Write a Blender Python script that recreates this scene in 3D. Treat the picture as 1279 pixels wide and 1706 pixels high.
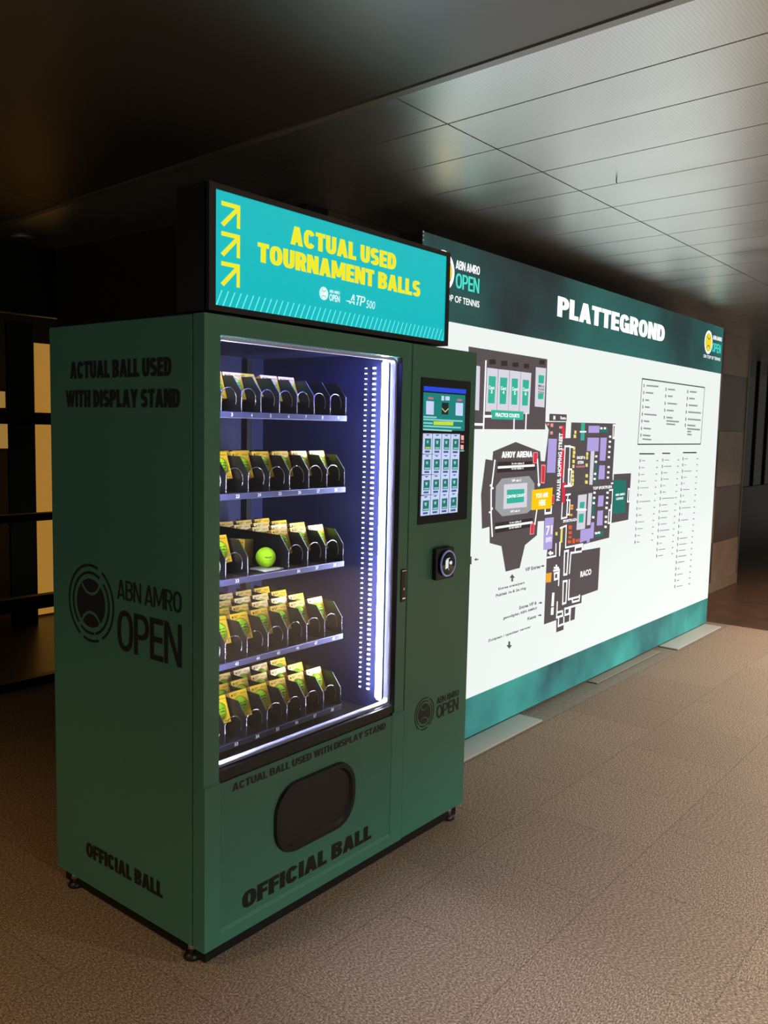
import bpy, math, random
from mathutils import Matrix, Vector, Euler
random.seed(7)
S = bpy.context.scene
for o in list(bpy.data.objects): bpy.data.objects.remove(o)
COL = S.collection
# ---------------------------------------------------------------- camera
cam = bpy.data.objects.new('camera', bpy.data.cameras.new('camera'))
COL.objects.link(cam); S.camera = cam
cam.location = (-1.5700, -1.8881, 1.5989)
cam.rotation_euler = (1.4733, -0.0219, -0.8971)
cam.data.sensor_fit = 'VERTICAL'; cam.data.sensor_height = 36.0
cam.data.lens = 1444.57 * 36.0 / 1706.0
cam.data.clip_start = .05; cam.data.clip_end = 60
# ---------------------------------------------------------------- world, exposure, lamps
W = bpy.data.worlds.new('world'); S.world = W; W.use_nodes = True
W.node_tree.nodes['Background'].inputs[0].default_value = (.95, .9, .78, 1)
W.node_tree.nodes['Background'].inputs[1].default_value = .2
S.view_settings.view_transform = 'Standard'; S.view_settings.look = 'None'
S.view_settings.exposure = 0.0; S.view_settings.gamma = 1.0; S.view_settings.use_curve_mapping = False
S.cycles.max_bounces = 8; S.cycles.transparent_max_bounces = 12
S.cycles.caustics_reflective = False; S.cycles.caustics_refractive = False
S.cycles.sample_clamp_indirect = 6
PANEL = .88          # brightness of the map light box
HEADER = 1.0         # brightness of the illuminated header
LED = 175.0           # brightness of the LED tube in the machine
# ceiling downlights: x, y, watts, colour, spot angle
DOWN = [(-1.2, -4.7, 1800, (1, .94, .84), 140), (1.8, -4.6, 1500, (1, .94, .84), 140), (5.0, -2.7, 900, (1, .94, .86), 140),
        (-2.2, .9, 110, (1, .58, .20), 120), (7.2, -1.0, 240, (1, .66, .42), 120)]  # last downlight is unseen, added to brighten the tiled wall
# ---------------------------------------------------------------- materials
def lin(c):
    return tuple(((v/255)/12.92 if v/255 <= .04045 else ((v/255+.055)/1.055)**2.4) for v in c)
def mat(name, rgb, rough=.5, metal=0., emis=None, strength=0., spec=.5, sample=False, noise=None, bump=None):
    m = bpy.data.materials.new(name); m.use_nodes = True
    nt = m.node_tree; b = nt.nodes['Principled BSDF']
    c = lin(rgb)
    b.inputs['Base Color'].default_value = (*c, 1); b.inputs['Roughness'].default_value = rough
    b.inputs['Metallic'].default_value = metal; b.inputs['Specular IOR Level'].default_value = spec
    if emis is not None:
        b.inputs['Emission Color'].default_value = (*lin(emis), 1); b.inputs['Emission Strength'].default_value = strength
        m.cycles.emission_sampling = 'FRONT_BACK' if sample else 'NONE'
    if noise:
        scale, rgb2 = noise
        tc = nt.nodes.new('ShaderNodeTexCoord'); n = nt.nodes.new('ShaderNodeTexNoise'); r = nt.nodes.new('ShaderNodeValToRGB')
        n.inputs['Scale'].default_value = scale; n.inputs['Detail'].default_value = 5
        r.color_ramp.elements[0].position = .35; r.color_ramp.elements[1].position = .65
        r.color_ramp.elements[0].color = (*c, 1); r.color_ramp.elements[1].color = (*lin(rgb2), 1)
        nt.links.new(tc.outputs['Object'], n.inputs['Vector']); nt.links.new(n.outputs['Fac'], r.inputs['Fac'])
        nt.links.new(r.outputs['Color'], b.inputs['Base Color'])
        if emis is not None: nt.links.new(r.outputs['Color'], b.inputs['Emission Color'])
    if bump:
        scale, k = bump
        tc = nt.nodes.new('ShaderNodeTexCoord'); n = nt.nodes.new('ShaderNodeTexNoise'); bp = nt.nodes.new('ShaderNodeBump')
        n.inputs['Scale'].default_value = scale; bp.inputs['Strength'].default_value = k; bp.inputs['Distance'].default_value = .002
        nt.links.new(tc.outputs['Object'], n.inputs['Vector']); nt.links.new(n.outputs['Fac'], bp.inputs['Height'])
        nt.links.new(bp.outputs['Normal'], b.inputs['Normal'])
    return m
def glow(name, rgb, k=1., rough=.35):   # print on a back-lit or self-lit face
    return mat(name, tuple(v*.35 for v in rgb), rough, emis=rgb, strength=k)
def N(nt, t, **kw):
    n = nt.nodes.new(t)
    for k, v in kw.items(): n.inputs[k].default_value = v
    return n
M = {}
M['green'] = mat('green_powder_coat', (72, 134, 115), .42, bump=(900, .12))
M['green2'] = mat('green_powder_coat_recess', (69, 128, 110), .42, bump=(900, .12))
M['black'] = mat('black_plastic', (16, 15, 16), .42)
M['decal'] = mat('black_vinyl', (13, 17, 17), .5)
M['gap'] = mat('dark_gap', (3, 3, 3), .9)
M['liner'] = mat('liner_paint', (32, 35, 74), .4, noise=(3, (28, 31, 64)))
M['tray'] = mat('tray_steel', (18, 18, 22), .4)
M['divider'] = mat('divider_plastic', (10, 10, 13), .35)
M['rail'] = mat('rail_aluminium', (92, 94, 136), .35, .5)
M['rail_dark'] = mat('rail_black', (30, 30, 36), .4)
M['wire'] = mat('steel_wire', (190, 190, 205), .25, 1)
M['chrome'] = mat('chrome', (215, 215, 220), .15, 1)
M['gasket'] = mat('gasket_grey', (190, 190, 225), .4)
M['white_txt'] = mat('white_print', (235, 235, 240), .5)
M['led'] = mat('led_tube', (255, 255, 255), .4, emis=(232, 238, 255), strength=LED, sample=True)
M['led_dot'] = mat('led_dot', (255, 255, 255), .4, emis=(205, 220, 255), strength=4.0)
M['led_blue'] = mat('led_top', (255, 255, 255), .4, emis=(96, 112, 255), strength=100, sample=True)
M['yellow'] = mat('yellow_carton', (255, 206, 36), .32)
M['carton_side'] = mat('kraft_carton', (196, 150, 70), .45)
M['ball'] = mat('tennis_felt', (196, 255, 30), .85, noise=(60, (184, 250, 22)), bump=(800, .5))
M['ink'] = mat('dark_ink', (50, 40, 14), .5)
M['ballink'] = mat('ball_ink', (22, 40, 12), .6)
M['stand'] = mat('white_stand', (232, 226, 214), .4)
# header
M['h_face'] = mat('header_screen', (0, 40, 44), .15, emis=(0, 186, 192), strength=HEADER, sample=True)
M['h_yellow'] = glow('header_yellow', (236, 232, 40), HEADER, .12)
M['h_line'] = glow('header_line', (120, 245, 235), HEADER, .12)
M['h_white'] = glow('header_white', (225, 252, 250), HEADER, .12)
M['frame'] = mat('dark_frame', (14, 12, 11), .45)
# map light box
M['lit'] = mat('lit_fabric', (110, 112, 110), .6, emis=(247, 255, 252), strength=PANEL, sample=True)
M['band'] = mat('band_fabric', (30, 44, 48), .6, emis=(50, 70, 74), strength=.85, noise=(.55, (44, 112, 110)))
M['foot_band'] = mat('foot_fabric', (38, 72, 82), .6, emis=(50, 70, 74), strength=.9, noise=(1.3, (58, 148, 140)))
PR = dict(K=(84, 76, 80), L=(214, 212, 224), T=(48, 178, 152), X=(46, 40, 42), W=(246, 246, 246), M=(156, 158, 162), P=(250, 150, 150),
          R=(220, 48, 68), Y=(250, 202, 0), V=(176, 162, 224), G=(22, 116, 104), C=(236, 226, 120), O=(244, 168, 52), Q=(236, 92, 44),
          D=(80, 86, 86), d=(146, 150, 150), A=(70, 226, 208), B=(244, 222, 24))
for k, v in PR.items(): M['m_'+k] = glow('map_print_'+k, v, 1.0, .6)
M['m_W'] = glow('map_print_W', (255, 255, 255), 1.2, .6)
# touch screen
SCN = dict(B=(28, 70, 224), G=(16, 128, 122), W=(200, 216, 250), r=(206, 110, 128), K=(22, 34, 30), C=(206, 196, 150), w=(140, 214, 212),
           Y=(196, 226, 60), N=(72, 88, 150), g=(40, 112, 108), p=(240, 178, 164))
for k, v in SCN.items(): M['s_'+k] = glow('screen_'+k, v, .95, .15)
M['bezel'] = mat('screen_glass', (8, 8, 11), .12)
M['card_white'] = glow('reader_symbol', (226, 240, 236), .9, .2)
M['ring'] = mat('reader_ring', (150, 160, 210), .25, .8, emis=(150, 165, 230), strength=.35)
M['amber'] = mat('lit_amber_wall', (150, 110, 50), .6, emis=(158, 112, 46), strength=1.0, sample=True)
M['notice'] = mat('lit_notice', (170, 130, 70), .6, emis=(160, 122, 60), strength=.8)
M['dark_wall'] = mat('dark_wall_paint', (18, 14, 12), .7)
M['black_glass'] = mat('black_glass', (8, 8, 10), .15, spec=.12)
M['steel_plate'] = mat('steel_plate', (196, 192, 184), .5, .1)
M['plate_tan'] = mat('plate_tan', (158, 146, 132), .55)
M['sparkle'] = mat('lamp_bulb', (255, 230, 190), .4, emis=(255, 214, 160), strength=1.6)
M['lamp_lens'] = mat('lamp_lens', (240, 225, 190), .4, emis=(255, 220, 160), strength=3)
M['dim_lens'] = mat('dim_lens', (120, 100, 70), .5, emis=(70, 52, 26), strength=.5)
def glass():
    m = bpy.data.materials.new('window_glass'); m.use_nodes = True; nt = m.node_tree; nt.nodes.clear()
    o = N(nt, 'ShaderNodeOutputMaterial'); mx = N(nt, 'ShaderNodeMixShader'); lw = N(nt, 'ShaderNodeLayerWeight', Blend=.5); f = nt.nodes.new('ShaderNodeMath'); f.operation = 'POWER'; f.inputs[1].default_value = 5.; f2 = nt.nodes.new('ShaderNodeMath'); f2.operation = 'MULTIPLY_ADD'; f2.inputs[1].default_value = .9; f2.inputs[2].default_value = .032; nt.links.new(lw.outputs['Facing'], f.inputs[0]); nt.links.new(f.outputs[0], f2.inputs[0])
    t = N(nt, 'ShaderNodeBsdfTransparent'); g = N(nt, 'ShaderNodeBsdfGlossy', Roughness=.02)
    t.inputs[0].default_value = (.93, .94, .96, 1)
    nt.links.new(f2.outputs[0], mx.inputs[0]); nt.links.new(t.outputs[0], mx.inputs[1]); nt.links.new(g.outputs[0], mx.inputs[2])
    nt.links.new(mx.outputs[0], o.inputs[0]); return m
M['glass'] = glass()
def carpet():
    m = bpy.data.materials.new('coarse_carpet'); m.use_nodes = True; nt = m.node_tree; b = nt.nodes['Principled BSDF']; L = nt.links.new
    tc = N(nt, 'ShaderNodeTexCoord')
    def fibre(sx, sy):
        mp = N(nt, 'ShaderNodeMapping'); mp.inputs['Scale'].default_value = (sx, sy, 1); mp.inputs['Rotation'].default_value = (0, 0, .5 if sx > sy else -.35)
        n = N(nt, 'ShaderNodeTexNoise', Scale=1., Detail=5., Roughness=.72); L(tc.outputs['Object'], mp.inputs[0]); L(mp.outputs[0], n.inputs[0]); return n
    n1 = fibre(235, 105); n2 = fibre(105, 235)
    # the tiles alternate their pile direction
    sep = N(nt, 'ShaderNodeSeparateXYZ'); L(tc.outputs['Object'], sep.inputs[0])
    def mth(op, a, b_=None, c=None):
        x = nt.nodes.new('ShaderNodeMath'); x.operation = op
        for i, v in enumerate((a, b_, c)):
            if v is None: continue
            if isinstance(v, (int, float)): x.inputs[i].default_value = v
            else: L(v, x.inputs[i])
        return x.outputs[0]
    row = mth('DIVIDE', mth('ADD', sep.outputs[1], .21), .5); rf = mth('FLOOR', row)
    off = mth('MULTIPLY', rf, .191)
    colx = mth('DIVIDE', mth('ADD', mth('SUBTRACT', sep.outputs[0], .61), off), .5)
    # row -1 (y -.71..-.21): seam at x .61 ; row 1 (.29...79): seam at x -.083
    colx = mth('ADD', colx, .382)
    cf = mth('FLOOR', colx)
    par = mth('PINGPONG', mth('ADD', rf, cf), 1.)
    mx = nt.nodes.new('ShaderNodeMix'); mx.data_type = 'FLOAT'; L(par, mx.inputs[0]); L(n1.outputs['Fac'], mx.inputs[2]); L(n2.outputs['Fac'], mx.inputs[3])
    fac = mx.outputs[0]
    r = N(nt, 'ShaderNodeValToRGB'); e = r.color_ramp.elements
    e[0].position = .33; e[0].color = (*lin((72, 59, 49)), 1); e[1].position = .70; e[1].color = (*lin((232, 210, 186)), 1)
    mid = r.color_ramp.elements.new(.5); mid.color = (*lin((146, 125, 106)), 1)
    L(fac, r.inputs[0])
    fx = mth('FRACT', colx); fy = mth('FRACT', row)
    dx = mth('MINIMUM', fx, mth('SUBTRACT', 1., fx)); dy = mth('MINIMUM', fy, mth('SUBTRACT', 1., fy))
    d = mth('MINIMUM', dx, dy)
    seam = mth('LESS_THAN', mth('ADD', d, mth('MULTIPLY', fac, .012)), .0105)
    wn = nt.nodes.new('ShaderNodeTexWhiteNoise'); wn.noise_dimensions = '2D'
    cx = N(nt, 'ShaderNodeCombineXYZ'); L(rf, cx.inputs[0]); L(cf, cx.inputs[1]); L(cx.outputs[0], wn.inputs['Vector'])
    k = mth('MULTIPLY', mth('ADD', .95, mth('MULTIPLY', wn.outputs['Value'], .09)), mth('SUBTRACT', 1., mth('MULTIPLY', seam, .27)))
    vm = nt.nodes.new('ShaderNodeVectorMath'); vm.operation = 'SCALE'; L(r.outputs[0], vm.inputs[0]); L(k, vm.inputs['Scale'])
    L(vm.outputs[0], b.inputs['Base Color']); b.inputs['Roughness'].default_value = .95; b.inputs['Specular IOR Level'].default_value = .15
    bp = N(nt, 'ShaderNodeBump', Strength=.5, Distance=.004); L(fac, bp.inputs['Height']); L(bp.outputs[0], b.inputs['Normal'])
    return m
M['carpet'] = carpet()
M['stone'] = mat('brown_stone', (92, 70, 56), .35, noise=(5, (78, 60, 48)), bump=(40, .2))
M['strip_stone'] = mat('beige_stone', (150, 136, 120), .6, noise=(40, (134, 120, 106)))
def ceiling_metal():
    m = bpy.data.materials.new('brushed_ceiling_panel'); m.use_nodes = True; nt = m.node_tree; b = nt.nodes['Principled BSDF']; L = nt.links.new
    tc = N(nt, 'ShaderNodeTexCoord'); mp = N(nt, 'ShaderNodeMapping'); mp.inputs['Scale'].default_value = (90, 90, 90)
    v = nt.nodes.new('ShaderNodeTexVoronoi'); v.inputs['Scale'].default_value = 1.0; v.inputs['Randomness'].default_value = 0.0
    L(tc.outputs['Object'], mp.inputs[0]); L(mp.outputs[0], v.inputs['Vector'])
    r = N(nt, 'ShaderNodeValToRGB'); r.color_ramp.elements[0].position = .2; r.color_ramp.elements[1].position = .3
    r.color_ramp.elements[0].color = (.74, .76, .75, 1); r.color_ramp.elements[1].color = (.90, .92, .91, 1)
    L(v.outputs['Distance'], r.inputs[0]); L(r.outputs[0], b.inputs['Base Color'])
    mp2 = N(nt, 'ShaderNodeMapping'); mp2.inputs['Scale'].default_value = (3, .6, 1)
    n = N(nt, 'ShaderNodeTexNoise', Scale=1.5, Detail=3.); L(tc.outputs['Object'], mp2.inputs[0]); L(mp2.outputs[0], n.inputs[0])
    mr = N(nt, 'ShaderNodeMapRange'); mr.inputs[3].default_value = .30; mr.inputs[4].default_value = .42; L(n.outputs['Fac'], mr.inputs[0]); L(mr.outputs[0], b.inputs['Roughness'])
    b.inputs['Metallic'].default_value = 1.
    return m
M['ceil'] = ceiling_metal()
M['ceil_smooth'] = mat('smooth_ceiling_panel', (112, 109, 104), .42, .8)
M['ceil_trim'] = mat('ceiling_trim', (150, 148, 142), .4, .7)
M['tile_light'] = mat('light_stone_tile', (160, 142, 128), .3, noise=(4, (146, 128, 114)))
M['tile_dark'] = mat('dark_stone_tile', (98, 84, 74), .3, noise=(4, (86, 73, 63)))
# ---------------------------------------------------------------- mesh helpers
_tc = {}
def text_geo(s, bold):
    k = (s, bold)
    if k in _tc: return _tc[k]
    cu = bpy.data.curves.new('t', 'FONT'); cu.body = s; cu.offset = bold; cu.resolution_u = 3
    cu.space_character = 1 + bold*1.2
    ob = bpy.data.objects.new('t', cu); COL.objects.link(ob)
    dg = bpy.context.evaluated_depsgraph_get(); dg.update()
    me = bpy.data.meshes.new_from_object(ob.evaluated_get(dg))
    v = [(p.co.x, p.co.y) for p in me.vertices]; f = [tuple(p.vertices) for p in me.polygons]
    x0 = min(a for a, b in v); x1 = max(a for a, b in v); y0 = min(b for a, b in v); y1 = max(b for a, b in v)
    v = [((a-x0)/(x1-x0), (b-y0)/(y1-y0)) for a, b in v]
    bpy.data.objects.remove(ob); bpy.data.curves.remove(cu); bpy.data.meshes.remove(me)
    _tc[k] = (v, f); return _tc[k]
# a heavy grotesque drawn from strokes; every glyph is a list of polygons on a body one unit high
def glyph(ch, t, th):
    w = .72; P = []
    def bar(x0, x1, z0, z1): P.append([(x0, z0), (x1, z0), (x1, z1), (x0, z1)])
    def leg(x0, x1, k, z0=0., z1=1.): P.append([(x0, z0), (x0+k, z0), (x1+k, z1), (x1, z1)])
    def arc(cx, cz, a, b, a0, a1, tt=None, hh=None, n=18):
        ai, bi = a-(tt or t), b-(hh or th); e = .82
        def pt(A, B, w_):
            c, s = math.cos(w_), math.sin(w_)
            return (cx+A*math.copysign(abs(c)**e, c), cz+B*math.copysign(abs(s)**e, s))
        for i in range(n):
            u, v = math.radians(a0+(a1-a0)*i/n), math.radians(a0+(a1-a0)*(i+1)/n)
            P.append([pt(ai, bi, u), pt(a, b, u), pt(a, b, v), pt(ai, bi, v)])
    h = (1+th)/4
    if ch == 'I': w = t; bar(0, t, 0, 1)
    elif ch == 'L': w = .58; bar(0, t, 0, 1); bar(t, w, 0, th)
    elif ch == 'T': w = .66; bar(w/2-t/2, w/2+t/2, 0, 1-th); bar(0, w, 1-th, 1)
    elif ch in 'EF':
        w = .6; bar(0, t, 0, 1); bar(t, w, 1-th, 1); bar(t, w*.95, .5-th/2, .5+th/2)
        if ch == 'E': bar(t, w, 0, th)
    elif ch == 'H': bar(0, t, 0, 1); bar(w-t, w, 0, 1); bar(t, w-t, .5-th/2, .5+th/2)
    elif ch == 'N': w = .76; bar(0, t*.92, 0, 1); bar(w-t*.92, w, 0, 1); P.append([(0, 1), (t*1.05, 1), (w, 0), (w-t*1.05, 0)][::-1])
    elif ch == 'M':
        w = .98; bar(0, t*.9, 0, 1); bar(w-t*.9, w, 0, 1); k = t*.8
        P.append([(0, 1), (w/2-k/2, .12), (w/2+k/2, .12), (t*1.05, 1)]); P.append([(w, 1), (w-t*1.05, 1), (w/2-k/2, .12), (w/2+k/2, .12)])
    elif ch in 'AV':
        w = .8; k = t*.98; m = w/2; q = []
        leg(0, m-k*.56, k); P.append([(w-k, 0), (w, 0), (m+k*.56, 1), (m+k*.56-k, 1)])
        if ch == 'A': bar(w*.2, w*.8, .17, .17+th*.85)
        else: P[:] = [[(x, 1-z) for x, z in p_][::-1] for p_ in P]
    elif ch == 'W':
        w = 1.1; k = t*.85; m = w/2
        leg(.22, 0, k); leg(.22, m-k/2, k); leg(w-.22-k, m-k/2, k); leg(w-.22-k, w-k, k)
    elif ch == 'Y': w = .76; bar(w/2-t/2, w/2+t/2, 0, .45); leg(w/2-t/2, 0, t*.98, .36); leg(w/2-t/2, w-t*.98, t*.98, .36)
    elif ch == 'O': w = .76; arc(w/2, .5, w/2, .5, 0, 360, n=36)
    elif ch == 'C': w = .74; arc(w/2, .5, w/2, .5, 30, 330, n=30)
    elif ch == 'G': w = .76; arc(w/2, .5, w/2, .5, 30, 335, n=30); bar(w*.52, w, .36, .36+th*.9); bar(w-t*.9, w, .0, .4)
    elif ch == 'D': c = w*.35; bar(0, t, 0, 1); bar(t, c, 1-th, 1); bar(t, c, 0, th); arc(c, .5, w-c, .5, -90, 90)
    elif ch in 'PR':
        w = .7; r = .31; c = w*.42; bar(0, t, 0, 1); bar(t, c, 1-th*.9, 1); bar(t, c, 1-2*r, 1-2*r+th*.9); arc(c, 1-r, w-c, r, -90, 90, hh=th*.9)
        if ch == 'R': leg(w-t*1.02, c-.02, t*1.02, 0, .45)
    elif ch == 'B':
        c = w*.42; q = .27; bar(0, t, 0, 1)
        for cz, r, e in ((1-.265, .265, .02), (.29, .29, 0)): bar(t, c, cz+r-th*.85, cz+r); bar(t, c, cz-r, cz-r+th*.85); arc(c, cz, w-c-e, r, -90, 90, hh=th*.85)
    elif ch == 'S': w = .68; arc(w/2, 1-h, w/2, h, 22, 272); arc(w/2, h, w/2, h, -158, 92)
    elif ch == 'U': r = .4; bar(0, t, r, 1); bar(w-t, w, r, 1); arc(w/2, r, w/2, r, 180, 360)
    else: return None
    return w, P
_hc = {}
def heavy_geo(s, t):
    k = (s, t)
    if k in _hc: return _hc[k]
    x = 0; V = []; F = []
    for ch in s:
        if ch == ' ': x += .27; continue
        g = glyph(ch, t, t*.74)
        if g is None: _hc[k] = None; return None
        for p_ in g[1]:
            if sum(p_[i][0]*p_[(i+1) % len(p_)][1]-p_[(i+1) % len(p_)][0]*p_[i][1] for i in range(len(p_))) < 0: p_ = p_[::-1]
            b = len(V); V += [(x+a, c) for a, c in p_]; F.append(tuple(range(b, b+len(p_))))
        x += g[0]+.04
    x -= .04; _hc[k] = ([(a/x, c) for a, c in V], F); return _hc[k]
class MB:
    def __init__(s): s.v = []; s.f = []; s.m = []; s.mats = []; s.sm = []
    def mi(s, m):
        m = M[m] if isinstance(m, str) else m
        if m not in s.mats: s.mats.append(m)
        return s.mats.index(m)
    def add(s, v, f, m, smooth=False):
        b = len(s.v); s.v += [tuple(p) for p in v]; i = s.mi(m)
        for q in f: s.f.append(tuple(b+k for k in q)); s.m.append(i); s.sm.append(smooth)
        return s
    def box(s, x0, x1, y0, y1, z0, z1, m, bev=0):
        if bev:
            e = bev
            pts = []
            for z, k in ((z0, e), (z0+e, 0), (z1-e, 0), (z1, e)):
                a, b, c, d = x0+k, x1-k, y0+k, y1-k
                pts += [(a+e, c, z), (b-e, c, z), (b, c+e, z), (b, d-e, z), (b-e, d, z), (a+e, d, z), (a, d-e, z), (a, c+e, z)]
            f = [tuple(range(7, -1, -1)), tuple(range(24, 32))]
            for r in range(3):
                for i in range(8): j = (i+1) % 8; f.append((r*8+i, r*8+j, r*8+8+j, r*8+8+i))
            return s.add(pts, f, m)
        v = [(x0, y0, z0), (x1, y0, z0), (x1, y1, z0), (x0, y1, z0), (x0, y0, z1), (x1, y0, z1), (x1, y1, z1), (x0, y1, z1)]
        return s.add(v, [(3, 2, 1, 0), (4, 5, 6, 7), (0, 1, 5, 4), (1, 2, 6, 5), (2, 3, 7, 6), (3, 0, 4, 7)], m)
    def poly(s, pts, m): return s.add(pts, [tuple(range(len(pts)))], m)
    def prism(s, pts, ax, d, m):   # 3-D outline extruded along vector d
        n = len(pts); q = [tuple(p[i]+d[i] for i in range(3)) for p in pts]
        return s.add(list(pts)+q, [tuple(range(n))[::-1], tuple(range(n, 2*n))]+[(i, (i+1) % n, n+(i+1) % n, n+i) for i in range(n)], m)
    def tube(s, P, r, m, n=8, cap=True):
        P = [Vector(p) for p in P]; V = []; F = []; up = None
        for i, p in enumerate(P):
            t = (P[min(i+1, len(P)-1)]-P[max(i-1, 0)]).normalized()
            if up is None: up = Vector((0, 0, 1)) if abs(t.z) < .9 else Vector((1, 0, 0))
            a = t.cross(up).normalized(); up = a.cross(t).normalized()
            for k in range(n):
                w = 2*math.pi*k/n; V.append(p+a*r*math.cos(w)+up*r*math.sin(w))
        for i in range(len(P)-1):
            for k in range(n): F.append((i*n+k, i*n+(k+1) % n, (i+1)*n+(k+1) % n, (i+1)*n+k))
        if cap: F += [tuple(range(n))[::-1], tuple((len(P)-1)*n+k for k in range(n))]
        return s.add(V, F, m, True)
    def lathe(s, prof, c, ax, m, n=24, smooth=True):   # prof: (radius, height along axis)
        V = []; F = []
        for r, h in prof:
            for k in range(n):
                w = 2*math.pi*k/n; a, b = r*math.cos(w), r*math.sin(w)
                V.append({'z': (c[0]+a, c[1]+b, c[2]+h), 'y': (c[0]+a, c[1]+h, c[2]+b), 'x': (c[0]+h, c[1]+a, c[2]+b)}[ax])
        for i in range(len(prof)-1):
            for k in range(n): F.append((i*n+k, i*n+(k+1) % n, (i+1)*n+(k+1) % n, (i+1)*n+k))
        F += [tuple(range(n))[::-1], tuple((len(prof)-1)*n+k for k in range(n))]
        return s.add(V, F, m, smooth)
    def sphere(s, c, r, m, nu=20, nv=12):
        return s.lathe([(max(r*math.sin(math.pi*i/nv), 1e-5), -r*math.cos(math.pi*i/nv)) for i in range(nv+1)], c, 'z', m, nu)
    def text(s, t, O, U, V, w, h, m, bold=.02, shear=0):   # text fitted into a w x h rectangle at O along U, V
        v, f = (heavy_geo(t, bold*3.6) if bold >= .045 else None) or text_geo(t, min(bold, .04)); O, U, V = Vector(O), Vector(U), Vector(V)
        Q = [O+U*(a*w+shear*b*h)+V*(b*h) for a, b in v]
        if bold >= .045:   # overlapping strokes lie a hair above one another
            n = U.cross(V)
            for i, q in enumerate(f):
                if len(set(q)) == len(q) and len(v) == sum(len(t_) for t_ in f):
                    for k in q: Q[k] = Q[k]+n*(3e-5*(i % 14))
        return s.add(Q, f, m)
    def ring(s, O, U, V, r0, r1, a0, a1, m, n=28):
        O, U, V = Vector(O), Vector(U), Vector(V); P = []
        for r in (r0, r1):
            for i in range(n+1):
                w = math.radians(a0+(a1-a0)*i/n); P.append(O+U*r*math.cos(w)+V*r*math.sin(w))
        return s.add(P, [(i, n+1+i, n+2+i, i+1) for i in range(n)], m)
    def disc(s, O, U, V, r, m, n=36):
        O, U, V = Vector(O), Vector(U), Vector(V)
        return s.poly([O+U*r*math.cos(2*math.pi*i/n)+V*r*math.sin(2*math.pi*i/n) for i in range(n)], m)
    def ball_logo(s, O, U, V, R, m, seam=None, rings=True, inner=.62):
        # tennis-ball emblem: two broken rings around a ball cut by two seams
        if rings:
            for a0, a1 in ((-60, 60), (70, 240), (250, 290)): s.ring(O, U, V, R*.93, R, a0, a1, m)
            for a0, a1 in ((-75, 45), (60, 225), (235, 280)): s.ring(O, U, V, R*.74, R*.81, a0, a1, m)
        O, U, V = Vector(O), Vector(U), Vector(V); r = R*inner; cd = 1.06*r; sr = .62*r
        P = lambda a, b: O+U*a+V*b
        def arcs(rad):
            y = (r*r-rad*rad+cd*cd)/(2*cd); return math.atan2(y, math.sqrt(max(r*r-y*y, 0))), math.atan2(y-cd, math.sqrt(max(r*r-y*y, 0)))
        a, b = arcs(sr)
        for sg in (1, -1):
            top = [(r*math.cos(a+(math.pi-2*a)*i/16), r*math.sin(a+(math.pi-2*a)*i/16)) for i in range(17)]
            low = [(sr*math.cos(math.pi-b+(2*b+math.pi)*i/16*1.0), cd+sr*math.sin(math.pi-b+(2*b+math.pi)*i/16)) for i in range(1, 16)]
            s.poly([P(x, sg*y) for x, y in top+low], m)
        sr2 = sr+.12*r; a, b = arcs(sr2); pts = []
        pts += [(r*math.cos(-a+2*a*i/10), r*math.sin(-a+2*a*i/10)) for i in range(11)]
        seamu = [(sr2*math.cos(b-(2*b+math.pi)*i/14), cd+sr2*math.sin(b-(2*b+math.pi)*i/14)) for i in range(1, 14)]
        pts += seamu; pts += [(-x, -y) for x, y in pts[:11]]; pts += [(-x, -y) for x, y in seamu]
        s.poly([P(x, y) for x, y in pts], seam or m)
        return s
    def build(s, name, parent=None, world=True, label=None):
        me = bpy.data.meshes.new(name); me.from_pydata(s.v, [], s.f)
        for m in s.mats: me.materials.append(m)
        me.polygons.foreach_set('material_index', s.m); me.polygons.foreach_set('use_smooth', s.sm); me.update()
        o = bpy.data.objects.new(name, me); COL.objects.link(o)
        if parent is not None:
            o.parent = parent
            if world:
                p = parent
                while p.parent is not None: p = p.parent
                if parent is p: o.location = (-p.location[0], -p.location[1], -p.location[2])
        if label: o['label'] = label
        return o
def thing(name, label, cat, loc=(0, 0, 0), rot=(0, 0, 0), group=None):
    o = bpy.data.objects.new(name, None); COL.objects.link(o); o.empty_display_size = .1
    o.location = loc; o.rotation_euler = rot; o['label'] = label; o['category'] = cat
    if group: o['group'] = group
    return o
def tag(o, label, cat, group=None):
    o['label'] = label; o['category'] = cat
    if group: o['group'] = group
    return o
def struct(mb, name):
    o = mb.build(name); o['kind'] = 'structure'; return o
def dup(root, loc, rot, label, group=None):
    r = root.copy(); COL.objects.link(r); r.location = loc; r.rotation_euler = rot; r['label'] = label
    if group: r['group'] = group
    for ch in list(root.children):
        c = ch.copy(); COL.objects.link(c); c.parent = r
        for g in list(ch.children):
            d = g.copy(); COL.objects.link(d); d.parent = c
    return r
X, Z = (1, 0, 0), (0, 0, 1)
def flat(mb, pts, y, m): mb.poly([(a, y, b) for a, b in pts], m)
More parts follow.
